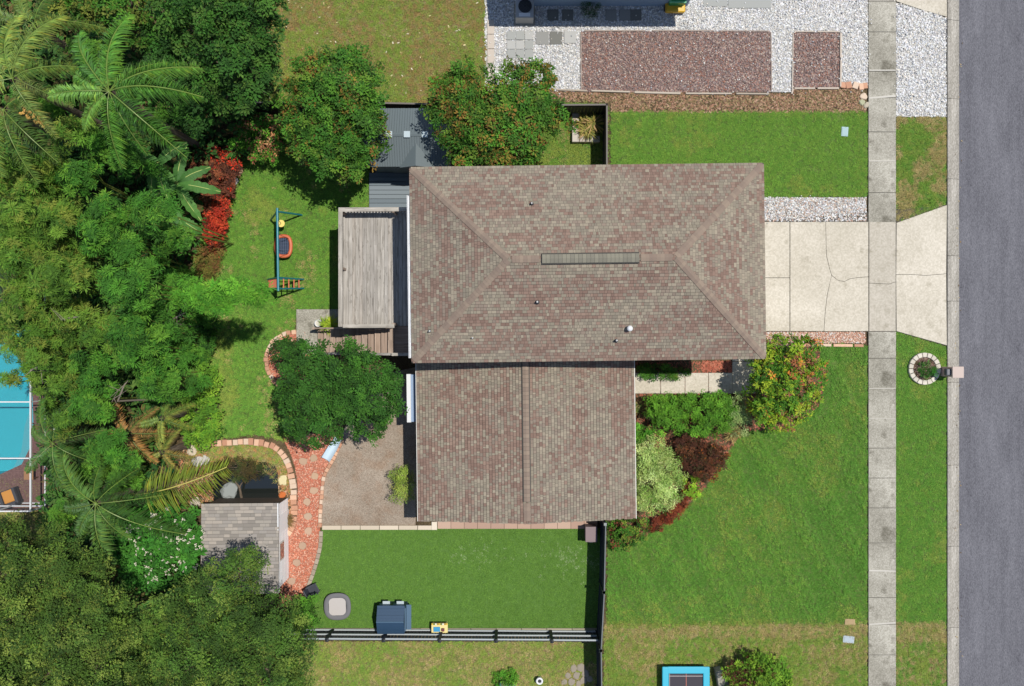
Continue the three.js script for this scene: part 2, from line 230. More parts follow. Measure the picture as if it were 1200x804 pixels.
structure('white_gravel_bed', sheet(wg, bedY), whiteBed); loose('white_gravel', 'white stone gravel around the brown rock beds', 'gravel', wg, 420, 0.04, 0.6, whites);
const wv = [[1050, 3], [1080, 12], [1108.8, 21], [1108.8, 137], [1050, 137]];
structure('verge_gravel_bed', sheet(wv, bedY), whiteBed); loose('verge_gravel', 'white stone gravel on the verge by the kerb', 'gravel', wv, 430, 0.042, 0.6, whites);
const bedA = [[681, 37], [903, 37], [903, 108], [681, 108]], bedB = [[929, 38], [984, 38], [984, 103], [929, 103]];
structure('lava_rock_bed', sheet(bedA, bedY), brownBed); loose('lava_rock', 'purple brown rock in the long bed between white gravel', 'gravel', bedA, 560, 0.042, 0.7, purples);
structure('lava_rock_bed', sheet(bedB, bedY), brownBed); loose('lava_rock', 'purple brown rock in the short bed beside the sidewalk', 'gravel', bedB, 560, 0.042, 0.7, purples);
const ms = [[640, 106], [930, 110], [930, 105], [1010, 104], [1016, 132], [716, 132], [716, 120], [640, 120]];
structure('mulch_strip', sheet(ms, bedY), mulchBed); loose('bark_mulch', 'weathered brown mulch strip above the side lawn', 'mulch', ms, 420, 0.045, 0.35, [C(172, 130, 104), C(150, 114, 88), C(188, 154, 128), C(140, 122, 84), C(124, 94, 76), C(160, 142, 102)], flake);
const dg = [[880, 231], [1015, 231.5], [1015, 259.5], [880, 259.5]];
structure('drive_gravel_bed', sheet(dg, bedY), whiteBed); loose('drive_gravel', 'pale mixed gravel along the driveway edge', 'gravel', dg, 620, 0.036, 0.65, [...whites, C(214, 190, 170), C(150, 140, 132), C(200, 168, 150)]);
const pg = [[880, 389], [1014, 389], [1014, 402], [880, 402]];
structure('pink_gravel_bed', sheet(pg, bedY), std(C(186, 150, 130))); loose('pink_gravel', 'pinkish gravel strip below the driveway', 'gravel', pg, 640, 0.036, 0.65, [C(226, 184, 160), C(208, 160, 136), C(236, 210, 190), C(190, 140, 118), C(220, 214, 206)]);
// coral mulch path
const ringLine = smooth([[242, 520.5], [276, 518], [309, 519], [326, 526.5], [337, 541], [342.5, 560], [345, 590], [344.5, 613], [337, 627]], 31);
const borderLine = smooth([[402, 514], [389, 541], [380.7, 556], [377, 582], [375, 618]], 20);
const pathPoly = [[330, 512], [372, 508], [402, 512], ...borderLine.slice(1), [375, 642], [367, 670], [356, 697], [350, 712], [325, 712], [329, 686], [336, 672], [336, 630], [346, 615], [349, 600], [349, 570], [346, 548], [340, 530]];
structure('coral_mulch_path', sheet(pathPoly, bedY), coralBed); loose('coral_mulch', 'coral red mulch chips of the winding garden path', 'mulch', pathPoly, 900, 0.032, 0.4, corals, flake);
const pondBed = [[212, 524], [240, 522], [262, 540], [330, 540], [342, 560], [344, 612], [336, 626], [322, 600], [230, 600], [205, 570]];
structure('pond_bank', sheet(pondBed, bedY), mulchBed); loose('pond_mulch', 'brown orange mulch on the bank of the dark pond', 'mulch', pondBed, 330, 0.042, 0.4, [C(206, 150, 110), C(190, 128, 88), C(168, 120, 84), C(150, 130, 96), C(222, 180, 140)], flake, 0.012, [[[252, 538], [326, 540], [326, 600], [252, 600]]]);
const islandPoly = [[352, 386], [332, 392], [318, 405], [312, 422], [316, 438], [326, 452], [360, 460], [380, 430], [368, 400]];
structure('tree_island_bed', sheet(islandPoly, bedY + 0.01), coralBed); loose('island_mulch', 'coral mulch inside the curved brick border by the steps', 'mulch', islandPoly, 600, 0.04, 0.4, corals, flake, 0.022);
structure('front_bed', sheet(frontBed, 0.02, []), M.soil); loose('front_bed_mulch', 'red mulch between the front bed shrubs', 'mulch', frontBed, 190, 0.045, 0.4, [C(160, 96, 76), C(186, 112, 88), C(120, 80, 60)], flake, 0.024);
const redMulch = [[822, 423], [857, 423], [857, 436], [822, 436]];
loose('entry_mulch', 'bright red mulch in the shaded bed under the eave', 'mulch', redMulch, 700, 0.045, 0.4, [C(186, 104, 80), C(168, 92, 70), C(196, 124, 98)], flake, 0.03);
// jungle floor
const jungle = [[-120, -60], [330, -60], [318, 120], [300, 190], [262, 205], [246, 240], [232, 290], [215, 340], [222, 420], [215, 470], [222, 520], [205, 570], [230, 600], [240, 700], [350, 720], [350, 900], [-120, 900]];
loose('leaf_litter', 'brown leaf litter under the back garden trees', 'leaf litter', jungle, 22, 0.07, 0.15, [C(120, 98, 66), C(96, 76, 50), C(140, 118, 84)], flake, -0.02, [[[-130, 355], [60, 355], [60, 600], [-130, 600]]]);
loose('fallen_leaf', 'pale fallen leaves dotted over the brown back lawn', 'leaf litter', northBack, 1.8, 0.045, 0.12, [C(226, 214, 160), C(206, 190, 130), C(236, 230, 200)], flake, 0.05);
loose('gutter_litter', 'small leaves and grit along the kerb', 'leaf litter', [[1106, -20], [1128, -20], [1128, 830], [1106, 830]], 5, 0.035, 0.2, [C(150, 128, 92), C(110, 92, 70), C(186, 168, 130)], flake, 0.02);
for (const [i, p] of [wg, wv, dg].entries()) { const [a, b, c, d] = bounds(p), q = [[a - 3, b - 3], [c + 4, b - 3], [c + 4, d + 4], [a - 3, d + 4]]; loose('stray_gravel', ['stray white stones beyond the north gravel', 'stray white stones around the verge gravel', 'stray pale stones along the driveway gravel'][i], 'gravel', q, 5, 0.035, 0.6, whites, chipGeo, 0.07, [[[480, 191], [897, 191], [897, 425], [480, 425]]]); }
// bare earth pad beside the garage wing
const padPoly = [...borderLine.slice(0), [487, 618], [489, 430], [440, 440], [402, 505]].map(p => p);
structure('earth_pad', sheet(padPoly, 0.014), M.dirt);
loose('pad_grit', 'brown grit scattered over the bare earth pad', 'grit', padPoly, 60, 0.02, 0.5, [C(150, 132, 116), C(168, 150, 134), C(134, 114, 98), C(156, 124, 104)]);

// ---------------------------------------------------------------- the house
// one roof slope as shingle tabs; dark deck bared between courses paints in their shadow lines. O: eave corner, U: unit vector along the eave, W: unit vector up the slope, lim(v) -> [u0, u1], vMax
function shingles(O, U, W, lim, vMax, expo, tone, seed, wide = [0.07, 0.2]) {
  const r = rng(seed), pos = [], col = [], Nn = new THREE.Vector3().crossVectors(U, W).normalize(); if (Nn.y < 0) Nn.negate();
  const P = (u, v, l) => O.clone().addScaledVector(U, u).addScaledVector(W, v).addScaledVector(Nn, l);
  let row = 0;
  for (let v = 0; v < vMax - 0.02; v += expo, row++) {
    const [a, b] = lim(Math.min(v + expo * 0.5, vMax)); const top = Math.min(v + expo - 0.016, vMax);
    let u = a - r() * 0.1;
    while (u < b) {
      let w = wide[0] + (wide[1] - wide[0]) * r(); let u0 = Math.max(a, u), u1 = Math.min(b, u + w - 0.008); u += w; if (u1 - u0 < 0.03) continue;
      const lift = 0.011 + 0.009 * r(), c = tone((u0 + u1) / 2, v, r, row);
      const A = P(u0, v, lift), B = P(u1, v, lift), D = P(u0, top, 0.003), E = P(u1, top, 0.003), F = P(u0, v, 0), G = P(u1, v, 0);
      for (const q of [A, B, E, A, E, D, F, G, B, F, B, A]) { pos.push(q.x, q.y, q.z); col.push(c.r, c.g, c.b); }
    }
  }
  return soup(pos, col);
}
const sGrey = [C(154, 144, 127), C(147, 138, 121), C(160, 149, 131), C(141, 132, 117)], sRed = [C(141, 117, 104), C(132, 108, 96), C(147, 124, 110)], sTan = [C(146, 131, 117), C(140, 126, 113)];
const roofTone = (sd, fx, fy) => (u, v, r) => { const n = fbm(u * fx + v * 0.5, v * fy - u * 0.3, sd, 3), x = r(); const p = x < clamp((n - 0.4) * 3.0, 0.08, 0.62) ? sRed : x < 0.8 ? sGrey : sTan; const c = p[Math.floor(r() * p.length)], k = 0.93 + 0.14 * r(); return new THREE.Color().setRGB(c.r * k, c.g * k, c.b * k); };
const capGeo = (() => { const w = 0.16, l = 0.2, d = 0.045, t = 0.014, p = []; const q = (a, b, c, e) => p.push(...a, ...b, ...c, ...a, ...c, ...e);
  const L0 = [-w, -d, 0], C0 = [0, 0, 0], R0 = [w, -d, 0], L1 = [-w, -d - 0.012, l], C1 = [0, -0.012, l], R1 = [w, -d - 0.012, l], dn = a => [a[0], a[1] - t - 0.01, a[2]];
  q(L0, C0, C1, L1); q(C0, R0, R1, C1); q(dn(L0), dn(C0), C0, L0); q(dn(C0), dn(R0), R0, C0); q(L0, L1, dn(L1), dn(L0)); q(R0, dn(R0), dn(R1), R1); return soup(p); })();
const capMats = [C(148, 131, 116), C(143, 126, 112), C(152, 135, 119), C(140, 123, 110)].map(c => std(c, { roughness: 0.95 }));
function caps(parent, a, b, step = 0.14, sc = 0.82) {   // ridge or hip caps from a (low) to b (high)
  const d = b.clone().sub(a), n = Math.floor(d.length() / step); d.normalize();
  const x = new THREE.Vector3().crossVectors(UP, d).normalize(), y = new THREE.Vector3().crossVectors(d, x);
  const q = new THREE.Quaternion().setFromRotationMatrix(new THREE.Matrix4().makeBasis(x, y, d));
  for (let i = 1; i < n; i++) { const m = mesh(parent, 'ridge_cap', capGeo, pick(capMats)); m.position.copy(a).addScaledVector(d, i * step).addScaledVector(y, 0.035); m.quaternion.copy(q); m.scale.setScalar(sc); }
}
function ext(pts, depth) { const g = new THREE.ExtrudeGeometry(new THREE.Shape(pts.map(p => new THREE.Vector2(...p))), { depth, bevelEnabled: false }); return g; }
const house = thing('house', 'house with brown shingled hip roof and lower gabled wing', 'house', new THREE.Vector3(2.93, 0, -3.10), 0.012);
{
  const hx = 6.86, hz = 3.79, E = 5.4, rise = 1.8, rl = hx - hz, sl = Math.hypot(hz, rise), cs = hz / sl, sn = rise / sl, ex = 0.128;
  // upper walls with openings as recessed parts
  mesh(house, 'wall', box(12.8, E - 0.1, 6.66), M.stucco, 0, (E - 0.1) / 2, 0);
  mesh(house, 'soffit', box(13.6, 0.05, 7.46), M.whitePaint, 0, E - 0.13, 0);
  const fas = (w, d, x, z) => mesh(house, 'fascia', box(w, 0.2, d), M.whitePaint, x, E - 0.1, z);
  fas(13.66, 0.03, 0, 3.755); fas(13.66, 0.03, 0, -3.755); fas(0.03, 7.46, 6.825, 0); fas(0.03, 7.46, -6.825, 0);
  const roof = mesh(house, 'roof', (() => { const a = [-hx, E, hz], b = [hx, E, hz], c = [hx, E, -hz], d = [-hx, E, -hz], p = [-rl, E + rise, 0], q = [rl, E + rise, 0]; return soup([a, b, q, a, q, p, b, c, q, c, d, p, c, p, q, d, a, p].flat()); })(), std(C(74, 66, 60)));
  const V = (x, y, z) => new THREE.Vector3(x, y, z), vh = v => v * cs, stuff = m => { m.userData.kind = 'stuff'; return m; };
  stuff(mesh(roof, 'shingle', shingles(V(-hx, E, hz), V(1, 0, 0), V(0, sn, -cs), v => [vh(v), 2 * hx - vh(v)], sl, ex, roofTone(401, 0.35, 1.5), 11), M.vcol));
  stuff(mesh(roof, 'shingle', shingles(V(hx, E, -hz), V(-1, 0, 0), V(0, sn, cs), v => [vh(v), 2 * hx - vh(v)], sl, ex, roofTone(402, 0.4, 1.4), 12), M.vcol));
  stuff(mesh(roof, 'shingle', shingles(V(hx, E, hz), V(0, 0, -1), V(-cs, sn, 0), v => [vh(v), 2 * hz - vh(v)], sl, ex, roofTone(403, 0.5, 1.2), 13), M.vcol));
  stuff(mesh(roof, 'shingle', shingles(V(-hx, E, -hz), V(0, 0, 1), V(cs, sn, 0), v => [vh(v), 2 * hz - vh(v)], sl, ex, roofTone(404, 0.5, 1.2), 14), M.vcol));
  for (const [x, z] of [[-1, -1], [-1, 1], [1, -1], [1, 1]]) caps(roof, V(x * hx, E, z * hz), V(x * rl, E + rise, 0));
  caps(roof, V(-rl, E + rise, 0), V(-1.86, E + rise, 0)); caps(roof, V(rl, E + rise, 0), V(1.75, E + rise, 0));
  const rv = mesh(roof, 'ridge_vent', ext([[-0.2, -0.06], [0, 0.03], [0.2, -0.06], [0.2, -0.02], [0, 0.075], [-0.2, -0.02]], 3.56), std(C(70, 69, 64)), -1.84, E + rise + 0.02, 0, Math.PI / 2); rv.userData.label = 'grey green ridge vent';
  for (let i = 0; i < 24; i++) mesh(rv, 'vent_cap', ext([[-0.16, -0.042], [0, 0.03], [0.16, -0.042], [0.16, -0.027], [0, 0.045], [-0.16, -0.027]], 0.14), pick([std(C(140, 136, 120)), std(C(130, 126, 112))]), 0, 0.04, 0.01 + i * 0.148);
  // pipes through the roof
  const wl = (e, s, h) => { const p = at(e, s, h); return house.worldToLocal(p); }; house.updateMatrixWorld(true);
  for (const [e, s, h, r, hh] of [[623, 239, 6.2, 0.03, 0.14], [629.5, 354, 6.5, 0.035, 0.16], [504, 388, 5.75, 0.035, 0.16], [554, 396, 5.8, 0.03, 0.14], [722, 399, 5.8, 0.035, 0.2]]) {
    const p = wl(e, s, h), vp = mesh(roof, 'vent_pipe', cyl(r, r, hh + 0.2, 10), std(C(196, 196, 194)), p.x, h + 0.06, p.z); mesh(vp, 'flashing', cyl(r * 1.3, r * 2.6, 0.06, 12), M.charcoal, 0, -hh * 0.3, 0);
  }
  { const p = wl(737.5, 385, 6.05), v = mesh(roof, 'exhaust_vent', cyl(0.08, 0.09, 0.32, 14), M.white, p.x, 6.05, p.z); mesh(v, 'vent_hood', new THREE.SphereGeometry(0.115, 14, 8, 0, 6.3, 0, 1.7), M.white, 0, 0.15, 0); }
  // white gutter along the west eave
  { const gt = mesh(house, 'gutter', ext([[0, 0], [0.1, 0], [0.13, 0.12], [0.115, 0.12], [0.09, 0.015], [0.012, 0.015], [0.012, 0.12], [0, 0.12]], 6.3), M.white, -6.84, E - 0.11, -2.7); gt.rotation.y = 0; gt.scale.x = -1; mesh(house, 'downpipe', cyl(0.04, 0.04, E - 0.2, 10), M.white, -6.5, (E - 0.2) / 2, 3.2); }
  // garage door and windows on the street side, windows elsewhere
  const gd = mesh(house, 'garage_door', box(0.06, 2.2, 4.7), M.whitePaint, 6.41, 1.1, 0.75); for (let i = 0; i < 4; i++) for (let j = 0; j < 6; j++) mesh(gd, 'door_panel', box(0.02, 0.4, 0.66), M.whitePaint, 0.035, -0.8 + i * 0.54, -1.95 + j * 0.78);
  const win = (x, y, z, w, h, ry) => { const f = mesh(house, 'window', box(w, h, 0.08), M.whitePaint, x, y, z, ry); mesh(f, 'pane', box(w / 2 - 0.08, h - 0.12, 0.02), M.glass, -w / 4, 0, 0.045); mesh(f, 'pane', box(w / 2 - 0.08, h - 0.12, 0.02), M.glass, w / 4, 0, 0.045); mesh(f, 'sill', box(w + 0.16, 0.06, 0.16), M.whitePaint, 0, -h / 2 - 0.03, 0.06); };
  for (const z of [-1.8, 0.2, 2.2]) win(6.41, 4.1, z, 1.3, 1.2, Math.PI / 2);
  for (const x of [-4, -1.5, 1.5, 4.4]) { win(x, 4.1, -3.34, 1.3, 1.2, Math.PI); win(x, 1.5, -3.34, 1.2, 1.0, Math.PI); }
  win(4.6, 4.1, 3.34, 1.2, 1.1, 0); const dr = mesh(house, 'door', box(0.95, 2.05, 0.07), std(C(120, 60, 48)), 3.2, 1.1, 3.36); mesh(dr, 'handle', new THREE.SphereGeometry(0.035, 10, 8), std(C(190, 170, 120), { metalness: 0.8, roughness: 0.3 }), 0.38, -0.05, 0.06);
  const pd = mesh(house, 'door', box(0.06, 2.05, 1.9), M.whitePaint, -6.42, 3.45, 0.1); for (const z of [-0.47, 0.47]) mesh(pd, 'pane', box(0.02, 1.8, 0.75), M.glass, -0.035, 0, z);
  // lower wing
  const gx = -2.43, gh = 4.55, GE = 2.8, gr = 0.85, z0 = 3.3, z1 = 10.47, gsl = Math.hypot(gh, gr), gc = gh / gsl, gs = gr / gsl, ln = z1 - z0;
  mesh(house, 'wall', box(8.3, GE - 0.05, 6.5), M.stucco, gx, (GE - 0.05) / 2, 6.7);
  mesh(house, 'gable_wall', ext([[-4.15, 0], [4.15, 0], [0, 0.76]], 0.2), M.stucco, gx, GE - 0.06, 9.75);
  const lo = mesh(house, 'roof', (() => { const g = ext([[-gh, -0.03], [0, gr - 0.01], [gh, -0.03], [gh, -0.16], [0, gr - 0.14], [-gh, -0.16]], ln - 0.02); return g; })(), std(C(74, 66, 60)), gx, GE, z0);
  const L = (x, y, z) => new THREE.Vector3(x, y, z);
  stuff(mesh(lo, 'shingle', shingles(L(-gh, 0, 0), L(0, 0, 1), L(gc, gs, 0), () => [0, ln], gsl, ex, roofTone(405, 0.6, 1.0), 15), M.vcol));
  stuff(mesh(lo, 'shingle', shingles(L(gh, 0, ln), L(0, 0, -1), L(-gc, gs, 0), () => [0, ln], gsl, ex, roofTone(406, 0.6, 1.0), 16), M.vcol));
  caps(lo, L(0, gr, ln), L(0, gr, 6.25)); 
  const lv = mesh(lo, 'ridge_vent', ext([[-0.17, -0.05], [0, 0.0], [0.17, -0.05], [0.17, 0.01], [0, 0.06], [-0.17, 0.01]], 5.9), std(C(78, 74, 68)), 0, gr + 0.01, 0.35); for (let i = 0; i < 34; i++) mesh(lv, 'vent_cap', ext([[-0.125, 0.002], [0, 0.035], [0.125, 0.002], [0.125, 0.016], [0, 0.05], [-0.125, 0.016]], 0.165), capMats[i % 4], 0, 0.026, 0.01 + i * 0.173);
  mesh(house, 'fascia', box(0.03, 0.16, ln), M.whitePaint, gx + gh + 0.02, GE - 0.09, (z0 + z1) / 2); mesh(house, 'fascia', box(0.03, 0.16, ln), M.whitePaint, gx - gh - 0.02, GE - 0.09, (z0 + z1) / 2);
  for (const x of [-4.5, -0.4]) win(x, 1.5, 9.95, 1.5, 1.2, 0);
  win(1.73, 1.5, 7.4, 1.5, 1.2, Math.PI / 2); win(gx - 4.16, 1.5, 8, 1.2, 1.1, -Math.PI / 2);
  // small canopy over the wing's side door
  const cp = mesh(house, 'door_canopy', box(0.5, 0.05, 2.0), std(C(150, 172, 200), { roughness: 0.4 }), gx - 4.62, 2.32, 5.35); cp.rotation.z = 0.1; cp.userData.label = 'pale blue flat canopy with white front edge';
  mesh(cp, 'canopy_edge', box(0.17, 0.16, 2.04), M.white, -0.31, -0.01, 0); for (const z of [-0.9, 0.9]) { const b = mesh(cp, 'bracket', box(0.5, 0.04, 0.04), M.white, 0.05, -0.12, z); }
  const sd = mesh(house, 'door', box(0.06, 2.0, 0.9), M.whitePaint, gx - 4.17, 1.05, 5.35); mesh(sd, 'handle', new THREE.SphereGeometry(0.035, 10, 8), M.charcoal, -0.06, 0, 0.35);
}
// pink paved strip and concrete edge below the wing
{
  const st = thing('paved_strip', 'narrow pinkish paved strip between the wing wall and turf', 'paving');
  for (let i = 0; i < 12; i++) mesh(st, 'paver', slab([[513 + i * 15.6, 604], [513 + i * 15.6 + 15.3, 604], [513 + i * 15.6 + 15.3, 619.5], [513 + i * 15.6, 619.5]], 0, 0.05 + rr(0, 0.006), 0.006), pick([std(C(190, 158, 138)), std(C(198, 168, 148)), std(C(182, 150, 132))]));
  const ed = thing('concrete_edging', 'pale concrete edging between the earth pad and turf', 'edging');
  for (let i = 0; i < 6; i++) mesh(ed, 'edging_block', slab([[378 + i * 22.4, 615.4], [378 + i * 22.4 + 21.8, 615.4], [378 + i * 22.4 + 21.8, 620.4], [378 + i * 22.4, 620.4]], 0, 0.1 + rr(0, 0.01), 0.01), pick([std(C(222, 208, 186)), std(C(210, 196, 174))]));
  mesh(ed, 'edging_block', slab([[506, 611], [512.4, 611], [512.4, 620.4], [506, 620.4]], 0, 0.13, 0.01), std(C(232, 220, 200)));
  const lf = thing('turf_border', 'curved grey stone border between the coral path and turf', 'edging');
  const c = smooth([[376.5, 622], [375.5, 640], [368, 669], [357, 698]], 12);
  for (let i = 0; i < 12; i++) { const [a, b] = [c[i], c[i + 1]], dx = b[0] - a[0], dy = b[1] - a[1], l = Math.hypot(dx, dy), nx = -dy / l * 2.2, ny = dx / l * 2.2, k = 0.04; mesh(lf, 'border_stone', slab([[a[0] + dx * k + nx, a[1] + dy * k + ny], [b[0] - dx * k + nx, b[1] - dy * k + ny], [b[0] - dx * k - nx, b[1] - dy * k - ny], [a[0] + dx * k - nx, a[1] + dy * k - ny]], 0, 0.07 + rr(0, 0.015), 0.008), pick([std(C(178, 164, 146)), std(C(164, 150, 132))])); }
}
// brick edgings along a line
function brickRow(name, label, line, w, cols, h = 0.1, jitter = 0.5) {
  const t = thing(name, label, 'edging');
  for (let i = 0; i + 1 < line.length; i++) {
    const a = line[i], b = line[i + 1], dx = b[0] - a[0], dy = b[1] - a[1], l = Math.hypot(dx, dy), ww = w * rr(0.85, 1.1), nx = -dy / l * ww / 2, ny = dx / l * ww / 2, k = 0.05, ox = rr(-jitter, jitter), oy = rr(-jitter, jitter);
    mesh(t, 'brick', slab([[a[0] + dx * k + nx + ox, a[1] + dy * k + ny + oy], [b[0] - dx * k + nx + ox, b[1] - dy * k + ny + oy], [b[0] - dx * k - nx + ox, b[1] - dy * k - ny + oy], [a[0] + dx * k - nx + ox, a[1] + dy * k - ny + oy]], 0, h * rr(0.85, 1.2), 0.014), pick(cols));
  }
  return t;
}
const pinkBrick = [C(222, 176, 146), C(232, 190, 160), C(210, 160, 130), C(226, 200, 176), C(198, 148, 120)].map(c => std(c, { roughness: 0.95 }));
brickRow('brick_ring', 'pale pink brick border curving around the pond bank', ringLine, 7.2, pinkBrick, 0.12);
brickRow('brick_border', 'narrow pink brick border between path and earth pad', borderLine, 4.2, pinkBrick, 0.1, 0.2);
brickRow('island_border', 'curved brick border around the coral mulch island', smooth([[347, 389], [333, 391.5], [320, 401], [313, 415], [313.5, 431], [319, 443], [328, 452]], 16), 5, pinkBrick, 0.1);
brickRow('gravel_brick_edge', 'brick edge under the pink gravel strip', [[900, 404], [925, 404.2], [950, 404.4], [975, 404.6], [1000, 404.8], [1012, 405]], 3.2, pinkBrick, 0.07, 0.1);
brickRow('corner_brick_row', 'short row of pink bricks beside the sidewalk at the gravel corner', [[984, 100], [990.5, 101], [998, 99.5], [1005, 102], [1011, 101.5], [1016.4, 101]], 7, pinkBrick, 0.1, 0.6);
{ const line = [[650, 105.5], [690, 107], [740, 108.5], [800, 110], [860, 110.2], [903, 110.5]]; brickRow('timber_edging', 'weathered pale timber edging along the long rock bed', line, 2.2, [std(C(196, 184, 168)), std(C(180, 168, 152))], 0.11, 0.1);
  brickRow('timber_edging', 'pale timber edging around the short rock bed', [[927, 111], [929, 104], [956, 104], [984, 104], [984.5, 70], [984.5, 38]], 2, [std(C(206, 192, 176))], 0.1, 0.1);
  brickRow('timber_edging', 'thin pale edging at the top of the long rock bed', [[681, 108], [680.6, 70], [680.6, 36.6], [760, 36.4], [840, 36.4], [903, 36.8], [903.5, 70], [903.5, 108]], 1.5, [std(C(170, 156, 146))], 0.08, 0.1);
  brickRow('timber_edging', 'thin pale edging across the top of the short rock bed', [[928, 108], [928.6, 70], [929, 37.6], [956, 37.6], [984, 37.6]], 1.5, [std(C(200, 188, 174))], 0.08, 0.1); }
for (const [e, s, r, c, l, i] of [[1012, 113, 4.2, C(226, 204, 180), 'pale cream rock beside the sidewalk', 1], [1010, 120.5, 3.8, C(182, 182, 150), 'round greenish rock beside the sidewalk', 2], [1015, 123.5, 3.6, C(190, 180, 160), 'small grey rock beside the sidewalk at the mulch end', 3]]) rock(e, s, r, c, l, i);
function rock(e, s, r, c, label, seed, flat = 0.55, group) {
  const g = new THREE.IcosahedronGeometry(1, 2), p = g.attributes.position, q = at(e, s); g.deleteAttribute('normal'); for (let i = 0; i < p.count; i++) { const x = p.getX(i), y = p.getY(i), z = p.getZ(i), k = 0.5 + 0.95 * fbm(x * 1.7 + seed * 9 + 5, z * 1.7 + y * 1.3 + 7, seed, 3); p.setXYZ(i, x * k, Math.min(y * k * flat, flat * 0.62 + 0.06 * x), z * k); }
  const m = mesh(scene, 'rock', g, std(c, { roughness: 0.95 }), q.x, r * SC * 0.25, q.z, seed); m.scale.setScalar(r * SC); return tag(m, label, 'rock', group);
}
// stepping stones on the coral path
[[367.5, 537], [355.5, 540.5], [369, 558], [368, 575], [360, 588], [361, 605], [361.5, 622], [354.7, 639.6], [347.8, 659], [342, 681]].forEach(([e, s], i) => { const g = slab(ring(e, s, 4.7 + rr(-0.4, 0.5), 4.4, 9).map(([a, b]) => [a + rr(-0.5, 0.5), b + rr(-0.5, 0.5)]), 0, 0.062, 0.01); tag(mesh(scene, 'stepping_stone', g, std(jit(C(190, 160, 134), 0.08))), 'round tan stepping stone set in the coral path', 'stepping stone', 'stepping stones along the coral path'); });
// entry walk pavers
{ const w = thing('entry_walk', 'pale concrete slab walk to the front door beside the hedge', 'walkway'); const xs = [738, 774, 802.5, 830, 858];
  for (let i = 0; i < 4; i++) mesh(w, 'paving_slab', slab([[xs[i] + 0.3, 437], [xs[i + 1] - 0.3, 437], [xs[i + 1] - 0.3, 461], [xs[i] + 0.3, 461]], 0, 0.06, 0.006), M.concrete);
  mesh(w, 'paving_slab', slab([[858, 424], [885, 424], [885, 461], [858, 461]], 0, 0.06, 0.006), M.concrete); mesh(w, 'paving_slab', slab([[858, 395], [885, 395], [885, 423.4], [858, 423.4]], 0, 0.06, 0.006), M.concrete); }

